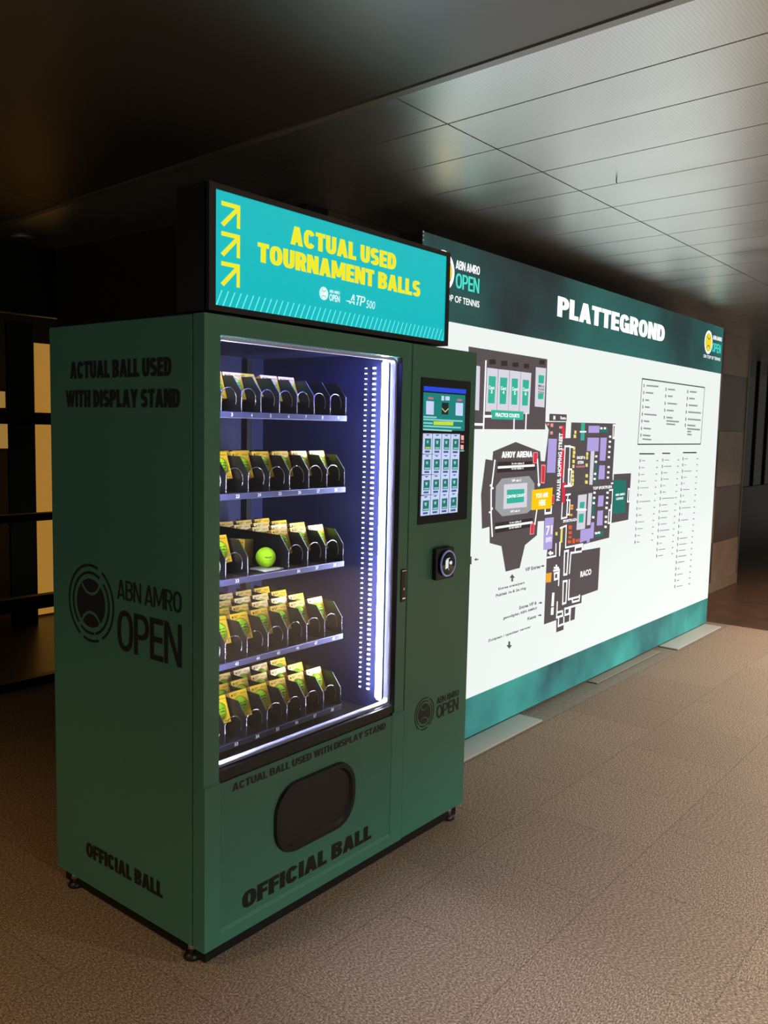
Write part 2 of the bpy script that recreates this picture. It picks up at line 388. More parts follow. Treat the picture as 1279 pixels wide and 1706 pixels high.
# ---------------------------------------------------------------- printed matter: (colour, layer, outline in board metres)
MAP=[
('K',1,[(2.007,1.997),(2.807,1.995),(2.814,1.606),(2.041,1.599)]),
('L',2,[(2.18,1.907),(2.287,1.907),(2.286,1.69),(2.179,1.689)]),
('L',2,[(2.291,1.907),(2.401,1.908),(2.401,1.687),(2.289,1.689)]),
('L',2,[(2.405,1.908),(2.517,1.908),(2.514,1.686),(2.403,1.687)]),
('L',2,[(2.52,1.908),(2.632,1.908),(2.626,1.687),(2.518,1.686)]),
('L',2,[(2.679,1.943),(2.796,1.944),(2.794,1.728),(2.683,1.73)]),
('L',2,[(2.058,1.911),(2.116,1.909),(2.119,1.692),(2.059,1.694)]),
('T',3,[(2.199,1.867),(2.268,1.868),(2.262,1.732),(2.198,1.731)]),
('T',3,[(2.309,1.866),(2.381,1.868),(2.375,1.732),(2.311,1.731)]),
('T',3,[(2.426,1.868),(2.49,1.869),(2.49,1.732),(2.429,1.732)]),
('T',3,[(2.541,1.868),(2.609,1.868),(2.603,1.732),(2.543,1.731)]),
('T',3,[(2.712,1.903),(2.777,1.903),(2.773,1.859),(2.713,1.858)]),
('T',3,[(2.714,1.803),(2.777,1.803),(2.774,1.773),(2.715,1.772)]),
('T',3,[(2.233,1.699),(2.562,1.699),(2.562,1.654),(2.234,1.652)]),
('X',2,[(2.2,1.949),(2.261,1.954),(2.263,1.929),(2.201,1.924)]),
('X',2,[(2.314,1.951),(2.375,1.955),(2.377,1.928),(2.316,1.924)]),
('X',2,[(2.429,1.95),(2.49,1.955),(2.492,1.931),(2.431,1.927)]),
('X',2,[(2.546,1.952),(2.603,1.956),(2.605,1.931),(2.548,1.928)]),
('X',2,[(2.714,1.983),(2.777,1.987),(2.779,1.963),(2.716,1.959)]),
('W',4,[(2.172,1.942),(2.16,1.942),(2.158,1.592),(2.17,1.592)]),
('W',4,[(2.158,1.67),(2.158,1.658),(2.239,1.66),(2.239,1.672)]),
('W',4,[(2.046,1.629),(2.046,1.617),(2.166,1.617),(2.166,1.629)]),
('W',4,[(2.47,1.659),(2.458,1.658),(2.459,1.596),(2.471,1.596)]),
('W',4,[(2.597,1.692),(2.585,1.692),(2.584,1.597),(2.596,1.597)]),
('K',1,[(2.262,1.442),(2.266,1.487),(2.493,1.536),(2.766,1.483),(2.778,1.43),(2.847,1.426),(2.865,1.087),(2.772,1.09),(2.766,1.012),(2.635,0.968),(2.586,0.846),(2.436,0.843),(2.382,0.986),(2.264,1.013),(2.256,1.099),(2.184,1.094),(2.164,1.27),(2.196,1.449)]),
('X',2,[(2.313,1.433),(2.726,1.43),(2.722,1.379),(2.31,1.377)]),
('X',2,[(2.308,1.115),(2.713,1.113),(2.714,1.064),(2.315,1.061)]),
('W',4,[(2.315,1.41),(2.316,1.398),(2.707,1.401),(2.707,1.413)]),
('W',4,[(2.31,1.095),(2.31,1.083),(2.706,1.084),(2.706,1.096)]),
('W',4,[(2.29,1.444),(2.279,1.446),(2.251,1.284),(2.263,1.282)]),
('W',4,[(2.263,1.295),(2.251,1.295),(2.259,1.163),(2.271,1.164)]),
('W',4,[(2.269,1.176),(2.257,1.175),(2.278,1.043),(2.29,1.045)]),
('W',4,[(2.741,1.444),(2.729,1.442),(2.758,1.286),(2.77,1.288)]),
('W',4,[(2.758,1.162),(2.747,1.164),(2.728,1.076),(2.739,1.073)]),
('W',4,[(2.243,1.318),(2.261,1.318),(2.262,1.307),(2.244,1.308)]),
('W',4,[(2.26,1.304),(2.279,1.303),(2.28,1.293),(2.261,1.294)]),
('W',4,[(2.26,1.199),(2.278,1.198),(2.279,1.186),(2.261,1.187)]),
('W',4,[(2.242,1.179),(2.258,1.178),(2.259,1.17),(2.243,1.171)]),
('W',4,[(2.749,1.305),(2.777,1.304),(2.778,1.292),(2.75,1.293)]),
('M',2,[(2.362,1.345),(2.651,1.35),(2.713,1.306),(2.727,1.177),(2.644,1.145),(2.379,1.145),(2.306,1.188),(2.305,1.307)]),
('L',3,[(2.385,1.313),(2.632,1.313),(2.637,1.18),(2.387,1.183)]),
('T',4,[(2.416,1.284),(2.601,1.281),(2.601,1.209),(2.418,1.209)]),
('P',3,[(2.684,1.48),(2.737,1.48),(2.738,1.417),(2.686,1.419)]),
('R',4,[(2.692,1.476),(2.729,1.476),(2.731,1.421),(2.694,1.423)]),
('P',3,[(2.784,1.41),(2.834,1.408),(2.831,1.302),(2.785,1.305)]),
('R',4,[(2.79,1.403),(2.826,1.401),(2.826,1.309),(2.792,1.312)]),
('P',3,[(2.686,1.085),(2.732,1.085),(2.73,1.022),(2.682,1.021)]),
('R',4,[(2.692,1.08),(2.725,1.081),(2.724,1.026),(2.689,1.025)]),
('P',3,[(2.916,1.234),(2.954,1.231),(2.953,1.179),(2.918,1.181)]),
('R',4,[(2.921,1.23),(2.948,1.227),(2.948,1.183),(2.923,1.185)]),
('Y',5,[(2.688,1.271),(2.928,1.275),(2.923,1.155),(2.687,1.159)]),
('W',4,[(2.928,1.172),(2.916,1.172),(2.915,1.124),(2.927,1.124)]),
('W',4,[(2.927,1.124),(2.927,1.136),(2.844,1.136),(2.844,1.124)]),
('W',4,[(2.844,1.124),(2.856,1.125),(2.85,1.192),(2.839,1.191)]),
('K',1,[(2.809,1.648),(3.065,1.652),(3.064,1.558),(3.131,1.559),(3.132,1.651),(3.76,1.655),(3.75,1.328),(3.773,1.132),(2.742,1.189),(2.827,1.431),(2.857,1.604)]),
('K',1,[(2.857,1.695),(3.07,1.696),(3.07,1.657),(2.858,1.654)]),
('K',1,[(2.844,1.216),(3.747,1.258),(3.743,0.914),(3.364,0.905),(3.361,0.873),(3.0,0.858),(2.892,0.869),(2.897,0.918),(2.849,0.922)]),
('K',1,[(3.768,1.328),(4.048,1.326),(4.042,1.117),(3.773,1.132)]),
('K',1,[(3.756,1.289),(4.047,1.279),(4.04,1.011),(3.757,1.008)]),
('G',2,[(3.79,1.288),(3.972,1.282),(3.979,1.12),(3.785,1.131)]),
('G',3,[(3.769,1.284),(3.968,1.279),(3.974,1.062),(3.779,1.069)]),
('V',2,[(2.857,1.555),(2.959,1.554),(2.955,1.359),(2.851,1.362)]),
('V',2,[(3.357,1.563),(3.52,1.563),(3.52,1.478),(3.355,1.481)]),
('V',2,[(3.541,1.563),(3.635,1.564),(3.628,1.418),(3.543,1.419)]),
('V',2,[(3.542,1.39),(3.627,1.388),(3.628,1.3),(3.536,1.302)]),
('V',2,[(3.365,1.635),(3.521,1.637),(3.519,1.593),(3.365,1.592)]),
('V',2,[(3.55,1.198),(3.63,1.196),(3.626,1.126),(3.546,1.129)]),
('V',2,[(3.548,1.102),(3.629,1.1),(3.63,1.004),(3.544,1.008)]),
('V',2,[(3.316,0.998),(3.455,0.999),(3.465,1.035),(3.507,1.032),(3.506,0.932),(3.453,0.932),(3.453,0.912),(3.413,0.91),(3.406,0.926),(3.316,0.919)]),
('V',2,[(2.853,1.103),(2.961,1.101),(2.954,0.918),(2.847,0.919)]),
('L',2,[(3.41,1.479),(3.464,1.479),(3.455,1.27),(3.41,1.273)]),
('L',2,[(3.404,1.22),(3.458,1.22),(3.453,1.02),(3.402,1.02)]),
('L',2,[(3.262,1.215),(3.383,1.216),(3.378,1.001),(3.261,1.002)]),
('T',3,[(3.291,1.171),(3.357,1.17),(3.35,1.131),(3.288,1.134)]),
('T',3,[(3.284,1.098),(3.35,1.098),(3.348,1.042),(3.284,1.045)]),
('W',3,[(3.246,1.132),(3.386,1.124),(3.387,1.114),(3.246,1.123)]),
('T',3,[(3.261,1.649),(3.312,1.65),(3.312,1.546),(3.261,1.546)]),
('W',4,[(3.246,1.602),(3.332,1.603),(3.333,1.594),(3.246,1.593)]),
('G',2,[(3.482,1.408),(3.506,1.408),(3.508,1.278),(3.481,1.279)]),
('G',2,[(3.464,1.189),(3.499,1.188),(3.499,1.072),(3.468,1.071)]),
('G',2,[(3.527,0.968),(3.652,0.966),(3.649,0.935),(3.525,0.936)]),
('G',2,[(3.536,1.63),(3.642,1.632),(3.645,1.599),(3.54,1.598)]),
('W',3,[(3.666,1.576),(3.698,1.577),(3.699,1.564),(3.667,1.564)]),
('W',3,[(3.666,1.544),(3.698,1.544),(3.7,1.532),(3.668,1.532)]),
('W',3,[(3.665,1.512),(3.697,1.512),(3.699,1.499),(3.667,1.499)]),
('W',3,[(3.663,1.478),(3.695,1.478),(3.697,1.466),(3.665,1.466)]),
('W',3,[(3.661,1.446),(3.693,1.446),(3.695,1.433),(3.663,1.434)]),
('W',3,[(3.665,1.382),(3.697,1.382),(3.698,1.369),(3.666,1.37)]),
('W',3,[(3.663,1.349),(3.695,1.348),(3.696,1.335),(3.664,1.336)]),
('W',3,[(3.661,1.315),(3.693,1.314),(3.694,1.302),(3.662,1.303)]),
('W',3,[(3.475,1.453),(3.505,1.453),(3.506,1.441),(3.476,1.441)]),
('W',3,[(3.473,1.419),(3.503,1.419),(3.505,1.406),(3.474,1.407)]),
('W',3,[(3.47,1.344),(3.5,1.344),(3.502,1.331),(3.471,1.332)]),
('W',3,[(3.466,1.313),(3.496,1.312),(3.497,1.3),(3.467,1.301)]),
('W',3,[(3.53,1.628),(3.561,1.628),(3.562,1.616),(3.531,1.616)]),
('W',3,[(3.582,1.629),(3.613,1.629),(3.614,1.617),(3.583,1.616)]),
('W',3,[(3.665,1.218),(3.699,1.217),(3.701,1.203),(3.667,1.205)]),
('W',3,[(3.665,1.186),(3.699,1.184),(3.701,1.171),(3.667,1.173)]),
('W',3,[(3.663,1.153),(3.697,1.151),(3.698,1.137),(3.664,1.139)]),
('W',3,[(3.66,1.121),(3.694,1.119),(3.696,1.105),(3.662,1.107)]),
('W',3,[(3.661,1.063),(3.695,1.06),(3.696,1.047),(3.662,1.049)]),
('W',3,[(3.658,1.03),(3.692,1.028),(3.694,1.014),(3.66,1.017)]),
('W',3,[(3.659,0.998),(3.693,0.996),(3.695,0.982),(3.661,0.985)]),
('W',3,[(3.473,1.227),(3.505,1.225),(3.506,1.212),(3.474,1.214)]),
('W',3,[(3.47,1.195),(3.503,1.193),(3.504,1.18),(3.472,1.181)]),
('W',3,[(3.468,1.162),(3.5,1.16),(3.502,1.147),(3.469,1.149)]),
('W',3,[(3.469,1.073),(3.502,1.071),(3.503,1.057),(3.471,1.06)]),
('W',3,[(3.523,0.968),(3.556,0.965),(3.557,0.952),(3.524,0.955)]),
('W',3,[(3.564,0.968),(3.597,0.965),(3.598,0.952),(3.565,0.955)]),
('R',3,[(3.013,1.63),(3.046,1.63),(3.053,1.554),(3.02,1.554)]),
('R',3,[(3.019,1.484),(3.053,1.484),(3.058,1.436),(3.023,1.436)]),
('R',3,[(3.014,1.428),(3.055,1.427),(3.056,1.328),(3.014,1.329)]),
('R',3,[(3.049,1.302),(3.083,1.301),(3.089,1.178),(3.055,1.18)]),
('P',4,[(2.832,1.64),(2.854,1.64),(2.855,1.63),(2.833,1.63)]),
('P',4,[(2.872,1.64),(2.903,1.641),(2.905,1.622),(2.874,1.621)]),
('P',4,[(2.871,1.596),(2.903,1.596),(2.904,1.579),(2.873,1.579)]),
('P',4,[(2.978,1.627),(3.015,1.627),(3.016,1.614),(2.979,1.613)]),
('P',4,[(3.017,1.499),(3.05,1.499),(3.051,1.486),(3.018,1.486)]),
('R',3,[(3.046,1.299),(3.087,1.298),(3.088,1.177),(3.052,1.179)]),
('C',3,[(3.166,1.508),(3.194,1.508),(3.196,1.489),(3.168,1.489)]),
('C',3,[(3.166,1.484),(3.198,1.484),(3.2,1.464),(3.168,1.464)]),
('C',3,[(3.166,1.462),(3.193,1.461),(3.195,1.442),(3.167,1.442)]),
('C',3,[(3.165,1.431),(3.196,1.43),(3.198,1.41),(3.166,1.411)]),
('C',3,[(3.166,1.401),(3.194,1.401),(3.196,1.381),(3.168,1.382)]),
('C',3,[(3.163,1.368),(3.19,1.367),(3.192,1.348),(3.165,1.348)]),
('C',3,[(3.164,1.343),(3.192,1.343),(3.194,1.323),(3.166,1.324)]),
('C',3,[(3.164,1.319),(3.196,1.318),(3.198,1.298),(3.166,1.299)]),
('C',3,[(3.167,1.296),(3.194,1.295),(3.196,1.275),(3.168,1.276)]),
('C',3,[(3.346,1.474),(3.375,1.473),(3.377,1.453),(3.348,1.453)]),
('C',3,[(3.348,1.451),(3.373,1.45),(3.375,1.43),(3.35,1.43)]),
('C',3,[(3.345,1.405),(3.374,1.404),(3.376,1.384),(3.347,1.385)]),
('C',3,[(3.349,1.34),(3.383,1.339),(3.385,1.319),(3.351,1.32)]),
('C',3,[(3.347,1.301),(3.384,1.3),(3.387,1.28),(3.349,1.281)]),
('C',3,[(3.167,1.58),(3.199,1.58),(3.201,1.56),(3.169,1.56)]),
('C',3,[(3.174,1.604),(3.201,1.604),(3.203,1.585),(3.176,1.585)]),
('O',3,[(3.163,1.163),(3.201,1.161),(3.203,1.147),(3.165,1.15)]),
('O',3,[(3.162,1.147),(3.2,1.144),(3.201,1.131),(3.163,1.133)]),
('O',3,[(3.158,1.108),(3.196,1.106),(3.197,1.092),(3.159,1.095)]),
('Q',3,[(3.152,1.039),(3.194,1.036),(3.196,1.013),(3.154,1.016)]),
('Q',3,[(3.155,1.003),(3.198,1.0),(3.199,0.982),(3.157,0.986)]),
('Q',3,[(3.158,0.974),(3.196,0.971),(3.197,0.957),(3.159,0.96)]),
('Q',3,[(3.151,0.949),(3.193,0.945),(3.195,0.928),(3.153,0.931)]),
('Q',3,[(3.211,0.954),(3.241,0.952),(3.244,0.922),(3.214,0.925)]),
('Q',3,[(3.256,0.947),(3.278,0.945),(3.279,0.927),(3.258,0.929)]),
('Q',3,[(3.285,0.947),(3.307,0.945),(3.309,0.927),(3.287,0.929)]),
('C',3,[(3.053,1.031),(3.078,1.03),(3.078,0.943),(3.051,0.943)]),
('C',3,[(2.987,1.012),(3.012,1.01),(3.014,0.991),(2.988,0.993)]),
('C',3,[(3.062,0.946),(3.05,0.947),(3.045,0.864),(3.057,0.863)]),
('W',4,[(3.054,1.515),(3.054,1.505),(3.131,1.507),(3.131,1.517)]),
('W',4,[(3.131,1.517),(3.121,1.517),(3.123,1.274),(3.133,1.274)]),
('W',4,[(3.133,1.274),(3.133,1.284),(3.07,1.281),(3.07,1.271)]),
('W',4,[(3.117,1.513),(3.116,1.503),(3.17,1.5),(3.171,1.51)]),
('W',4,[(3.114,1.38),(3.114,1.37),(3.163,1.369),(3.163,1.379)]),
('W',4,[(3.164,1.379),(3.154,1.379),(3.146,1.282),(3.156,1.282)]),
('W',4,[(3.157,1.282),(3.157,1.292),(3.117,1.293),(3.117,1.283)]),
('W',4,[(3.117,1.283),(3.127,1.283),(3.124,1.38),(3.114,1.38)]),
('W',4,[(3.075,1.281),(3.075,1.271),(3.172,1.27),(3.173,1.28)]),
('W',4,[(3.729,1.275),(3.729,1.265),(3.762,1.264),(3.762,1.274)]),
('W',4,[(3.715,1.65),(3.715,1.64),(3.754,1.64),(3.754,1.65)]),
('W',4,[(3.754,1.65),(3.744,1.651),(3.74,1.556),(3.75,1.556)]),
('W',4,[(3.75,1.556),(3.75,1.566),(3.719,1.566),(3.719,1.556)]),
('W',4,[(3.719,1.556),(3.729,1.556),(3.725,1.65),(3.715,1.65)]),
('W',4,[(3.068,1.517),(3.058,1.518),(3.053,1.299),(3.063,1.299)]),
('W',4,[(3.094,1.229),(3.094,1.219),(3.16,1.221),(3.16,1.231)]),
('W',4,[(3.107,1.198),(3.107,1.188),(3.158,1.185),(3.159,1.195)]),
('W',4,[(3.159,1.195),(3.149,1.196),(3.146,1.1),(3.156,1.099)]),
('W',4,[(3.156,1.099),(3.156,1.109),(3.115,1.112),(3.114,1.102)]),
('W',4,[(3.115,1.102),(3.125,1.101),(3.13,1.225),(3.12,1.226)]),
('W',4,[(3.062,1.182),(3.052,1.182),(3.05,1.082),(3.06,1.082)]),
('W',4,[(3.05,1.092),(3.05,1.082),(3.126,1.085),(3.126,1.095)]),
('W',4,[(3.116,1.085),(3.126,1.085),(3.128,1.188),(3.118,1.188)]),
('W',4,[(3.04,1.036),(3.041,1.026),(3.126,1.035),(3.125,1.045)]),
('W',4,[(3.126,1.045),(3.116,1.045),(3.118,0.903),(3.128,0.903)]),
('W',4,[(3.118,0.913),(3.118,0.903),(3.357,0.903),(3.357,0.913)]),
('W',4,[(3.703,1.231),(3.703,1.221),(3.762,1.222),(3.762,1.232)]),
('W',4,[(3.762,1.232),(3.752,1.232),(3.752,1.005),(3.762,1.005)]),
('W',4,[(3.762,1.005),(3.762,1.015),(3.709,1.016),(3.709,1.006)]),
('W',4,[(3.709,1.006),(3.719,1.006),(3.722,1.101),(3.712,1.102)]),
('W',4,[(3.712,1.102),(3.711,1.092),(3.746,1.09),(3.746,1.1)]),
('W',4,[(4.003,1.227),(4.003,1.217),(4.037,1.215),(4.037,1.225)]),
('W',4,[(4.037,1.225),(4.027,1.226),(4.027,1.129),(4.037,1.129)]),
('W',4,[(4.037,1.129),(4.037,1.139),(4.0,1.141),(4.0,1.131)]),
('W',4,[(4.0,1.131),(4.01,1.13),(4.013,1.226),(4.003,1.227)]),
('W',4,[(2.853,1.157),(2.843,1.156),(2.846,1.125),(2.856,1.126)]),
('W',4,[(2.846,1.136),(2.846,1.126),(2.928,1.123),(2.928,1.133)]),
('W',4,[(2.918,1.124),(2.928,1.123),(2.93,1.17),(2.92,1.171)]),
('W',4,[(2.891,0.876),(2.891,0.866),(3.006,0.865),(3.006,0.875)]),
('W',4,[(2.997,0.865),(3.007,0.865),(3.003,0.946),(2.993,0.946)]),
('W',4,[(3.109,0.892),(3.109,0.882),(3.164,0.882),(3.164,0.892)]),
('W',4,[(3.164,0.892),(3.154,0.893),(3.15,0.738),(3.16,0.737)]),
('W',4,[(3.16,0.737),(3.161,0.747),(3.112,0.75),(3.112,0.74)]),
('W',4,[(3.112,0.74),(3.122,0.74),(3.119,0.892),(3.109,0.892)]),
('W',4,[(3.247,0.869),(3.257,0.868),(3.259,0.9),(3.249,0.901)]),
('W',4,[(3.248,0.9),(3.248,0.89),(3.353,0.891),(3.353,0.901)]),
('W',4,[(3.351,0.903),(3.342,0.899),(3.353,0.867),(3.362,0.87)]),
('W',4,[(2.904,0.896),(2.937,0.909),(2.938,0.9),(2.967,0.897),(2.968,0.883),(2.939,0.886),(2.939,0.878)]),
('K',1,[(2.893,0.869),(3.11,0.911),(3.365,0.904),(3.365,0.867),(3.613,0.862),(3.608,0.586),(3.375,0.581),(3.377,0.521),(3.293,0.523),(3.29,0.445),(3.146,0.445),(3.146,0.405),(3.052,0.404),(3.047,0.48),(2.893,0.479)]),
('W',4,[(3.245,0.869),(3.257,0.868),(3.26,0.901),(3.248,0.902)]),
('W',4,[(3.247,0.902),(3.247,0.89),(3.355,0.891),(3.354,0.903)]),
('W',4,[(3.355,0.902),(3.343,0.903),(3.34,0.87),(3.352,0.868)]),
('W',4,[(3.344,0.858),(3.345,0.87),(3.191,0.874),(3.191,0.862)]),
('W',4,[(3.203,0.874),(3.191,0.875),(3.181,0.742),(3.193,0.741)]),
('W',4,[(3.197,0.708),(3.185,0.708),(3.184,0.578),(3.196,0.578)]),
('W',4,[(3.184,0.59),(3.184,0.578),(3.342,0.575),(3.342,0.587)]),
('W',4,[(3.328,0.578),(3.338,0.573),(3.347,0.591),(3.337,0.596)]),
('W',4,[(3.244,0.59),(3.233,0.586),(3.245,0.552),(3.256,0.556)]),
('W',4,[(3.243,0.566),(3.243,0.554),(3.344,0.551),(3.344,0.562)]),
('W',4,[(3.331,0.552),(3.343,0.55),(3.35,0.587),(3.338,0.589)]),
('W',4,[(3.107,0.892),(3.106,0.88),(3.168,0.879),(3.168,0.891)]),
('W',4,[(3.168,0.891),(3.156,0.892),(3.148,0.738),(3.16,0.737)]),
('W',4,[(3.16,0.738),(3.16,0.75),(3.111,0.75),(3.111,0.738)]),
('W',4,[(3.111,0.738),(3.123,0.739),(3.118,0.892),(3.106,0.892)]),
('W',4,[(3.107,0.711),(3.106,0.699),(3.166,0.696),(3.167,0.708)]),
('W',4,[(3.167,0.708),(3.155,0.709),(3.152,0.563),(3.164,0.563)]),
('W',4,[(3.164,0.563),(3.164,0.575),(3.111,0.573),(3.111,0.561)]),
('W',4,[(3.111,0.561),(3.123,0.562),(3.118,0.711),(3.106,0.71)]),
('W',4,[(3.052,0.95),(3.04,0.949),(3.043,0.866),(3.055,0.866)]),
('W',4,[(2.979,0.791),(2.979,0.779),(3.059,0.776),(3.059,0.788)]),
('W',4,[(3.059,0.788),(3.047,0.788),(3.047,0.685),(3.059,0.685)]),
('W',4,[(2.988,0.773),(2.989,0.761),(3.044,0.761),(3.044,0.773)]),
('W',4,[(3.044,0.773),(3.032,0.773),(3.031,0.725),(3.043,0.725)]),
('W',4,[(3.043,0.725),(3.043,0.737),(2.993,0.736),(2.993,0.724)]),
('W',4,[(2.994,0.723),(3.006,0.725),(3.0,0.773),(2.988,0.772)]),
('W',4,[(3.052,0.593),(3.04,0.593),(3.04,0.489),(3.052,0.49)]),
('W',4,[(3.04,0.502),(3.04,0.49),(3.129,0.489),(3.129,0.501)]),
('W',4,[(3.119,0.488),(3.131,0.49),(3.121,0.53),(3.109,0.527)]),
('W',4,[(3.122,0.517),(3.123,0.529),(3.046,0.532),(3.045,0.52)]),
('W',4,[(3.143,0.54),(3.142,0.528),(3.213,0.524),(3.214,0.536)]),
('W',4,[(3.214,0.536),(3.202,0.537),(3.201,0.488),(3.213,0.487)]),
('W',4,[(3.213,0.487),(3.213,0.499),(3.146,0.5),(3.146,0.488)]),
('W',4,[(3.147,0.488),(3.159,0.489),(3.154,0.54),(3.142,0.539)]),
('W',4,[(3.197,0.539),(3.197,0.527),(3.382,0.523),(3.382,0.535)]),
('W',4,[(3.231,0.534),(3.219,0.534),(3.213,0.44),(3.225,0.44)]),
('W',4,[(3.079,0.501),(3.067,0.501),(3.065,0.434),(3.077,0.433)]),
('W',4,[(3.065,0.445),(3.065,0.433),(3.147,0.436),(3.146,0.448)]),
('W',4,[(3.145,0.487),(3.133,0.486),(3.137,0.446),(3.149,0.448)]),
('W',4,[(2.977,0.654),(3.004,0.652),(3.002,0.571),(2.972,0.574)]),
('W',4,[(2.971,0.566),(3.003,0.565),(3.002,0.52),(2.97,0.523)]),
('O',4,[(2.892,0.779),(2.958,0.777),(2.955,0.721),(2.893,0.725)]),
('W',4,[(2.983,0.807),(3.047,0.8),(3.048,0.789),(2.984,0.796)]),
('W',4,[(3.006,0.818),(3.023,0.816),(3.025,0.799),(3.007,0.801)]),
('D',1,[(2.507,0.821),(2.538,0.797),(2.518,0.799),(2.52,0.779),(2.5,0.781),(2.499,0.802),(2.479,0.804)]),
('D',1,[(2.872,0.826),(2.853,0.819),(2.851,0.824),(2.829,0.825),(2.827,0.831),(2.849,0.83),(2.848,0.835)]),
('D',1,[(2.863,0.612),(2.844,0.606),(2.842,0.611),(2.82,0.613),(2.818,0.619),(2.84,0.617),(2.838,0.623)]),
('D',1,[(2.861,0.539),(2.842,0.533),(2.84,0.539),(2.818,0.541),(2.816,0.547),(2.838,0.544),(2.837,0.55)]),
('D',1,[(2.504,0.408),(2.473,0.434),(2.493,0.431),(2.491,0.452),(2.511,0.448),(2.513,0.427),(2.533,0.423)]),
('D',1,[(2.12,0.942),(2.138,0.949),(2.14,0.943),(2.16,0.942),(2.161,0.936),(2.141,0.938),(2.142,0.932)]),
('K',1,[(2.078,0.962),(2.095,0.961),(2.097,0.92),(2.08,0.922)]),
('D',1,[(4.154,1.969),(4.154,1.96),(5.423,1.962),(5.423,1.971)]),
('D',1,[(5.423,1.971),(5.414,1.971),(5.393,1.516),(5.402,1.516)]),
('D',1,[(5.402,1.516),(5.402,1.525),(4.134,1.525),(4.134,1.516)]),
('D',1,[(4.134,1.516),(4.143,1.516),(4.163,1.969),(4.154,1.969)]),
('D',1,[(4.187,1.93),(4.2,1.931),(4.203,1.91),(4.19,1.909)]),
('d',1,[(4.234,1.927),(4.455,1.932),(4.456,1.921),(4.236,1.917)]),
('D',1,[(4.187,1.883),(4.201,1.883),(4.204,1.862),(4.19,1.862)]),
('d',1,[(4.229,1.879),(4.365,1.881),(4.366,1.87),(4.231,1.869)]),
('D',1,[(4.185,1.833),(4.198,1.833),(4.201,1.812),(4.187,1.811)]),
('d',1,[(4.23,1.829),(4.294,1.829),(4.296,1.819),(4.231,1.818)]),
('D',1,[(4.183,1.786),(4.196,1.786),(4.199,1.765),(4.186,1.764)]),
('d',1,[(4.225,1.782),(4.312,1.782),(4.314,1.771),(4.226,1.771)]),
('D',1,[(4.181,1.737),(4.195,1.737),(4.198,1.716),(4.184,1.715)]),
('d',1,[(4.22,1.732),(4.446,1.731),(4.447,1.72),(4.221,1.722)]),
('D',1,[(4.18,1.69),(4.194,1.69),(4.197,1.669),(4.183,1.668)]),
('d',1,[(4.22,1.685),(4.32,1.684),(4.321,1.673),(4.221,1.675)]),
('D',1,[(4.179,1.641),(4.192,1.641),(4.195,1.619),(4.181,1.619)]),
('d',1,[(4.221,1.636),(4.356,1.633),(4.358,1.623),(4.222,1.625)]),
('D',1,[(4.177,1.594),(4.19,1.594),(4.193,1.572),(4.18,1.572)]),
('d',1,[(4.215,1.589),(4.351,1.585),(4.352,1.574),(4.217,1.578)]),
('d',1,[(4.213,1.562),(4.372,1.558),(4.374,1.547),(4.214,1.552)]),
('D',1,[(4.592,1.925),(4.607,1.925),(4.61,1.903),(4.595,1.902)]),
('d',1,[(4.638,1.921),(4.775,1.924),(4.777,1.913),(4.64,1.91)]),
('D',1,[(4.592,1.877),(4.608,1.877),(4.611,1.855),(4.596,1.854)]),
('d',1,[(4.639,1.873),(4.736,1.874),(4.738,1.863),(4.641,1.862)]),
('D',1,[(4.587,1.825),(4.602,1.825),(4.606,1.803),(4.59,1.803)]),
('d',1,[(4.64,1.821),(4.831,1.822),(4.833,1.811),(4.642,1.81)]),
('D',1,[(4.588,1.776),(4.603,1.776),(4.606,1.754),(4.591,1.753)]),
('d',1,[(4.634,1.771),(4.772,1.771),(4.773,1.76),(4.636,1.76)]),
('D',1,[(4.586,1.724),(4.602,1.724),(4.605,1.702),(4.59,1.702)]),
('d',1,[(4.636,1.72),(4.76,1.719),(4.761,1.707),(4.637,1.708)]),
('d',1,[(4.639,1.695),(4.891,1.693),(4.893,1.681),(4.641,1.684)]),
('d',1,[(4.642,1.673),(4.82,1.671),(4.822,1.66),(4.644,1.662)]),
('D',1,[(5.031,1.928),(5.048,1.929),(5.052,1.906),(5.035,1.905)]),
('d',1,[(5.086,1.925),(5.239,1.928),(5.241,1.916),(5.088,1.913)]),
('D',1,[(5.032,1.878),(5.049,1.879),(5.053,1.855),(5.036,1.855)]),
('d',1,[(5.08,1.874),(5.203,1.876),(5.205,1.864),(5.082,1.862)]),
('D',1,[(5.029,1.827),(5.046,1.828),(5.05,1.804),(5.033,1.804)]),
('d',1,[(5.081,1.823),(5.278,1.824),(5.28,1.812),(5.083,1.811)]),
('D',1,[(5.026,1.776),(5.043,1.776),(5.046,1.752),(5.029,1.752)]),
('d',1,[(5.075,1.771),(5.363,1.771),(5.365,1.759),(5.077,1.759)]),
('D',1,[(5.024,1.722),(5.041,1.722),(5.045,1.699),(5.028,1.698)]),
('d',1,[(5.076,1.717),(5.369,1.715),(5.371,1.703),(5.078,1.705)]),
('D',1,[(5.022,1.676),(5.039,1.676),(5.042,1.652),(5.025,1.652)]),
('d',1,[(5.072,1.671),(5.252,1.669),(5.254,1.656),(5.074,1.659)]),
('d',1,[(5.076,1.644),(5.362,1.64),(5.364,1.627),(5.078,1.632)]),
('d',1,[(5.08,1.623),(5.164,1.622),(5.166,1.61),(5.082,1.611)]),
('d',1,[(5.083,1.601),(5.182,1.599),(5.184,1.587),(5.085,1.589)]),
('D',1,[(4.173,1.461),(4.446,1.458),(4.447,1.448),(4.174,1.451)]),
('D',1,[(4.593,1.46),(4.749,1.458),(4.75,1.448),(4.594,1.45)]),
('D',1,[(5.013,1.461),(5.316,1.459),(5.318,1.448),(5.015,1.451)]),
('D',1,[(4.185,1.419),(4.197,1.419),(4.2,1.398),(4.187,1.398)]),
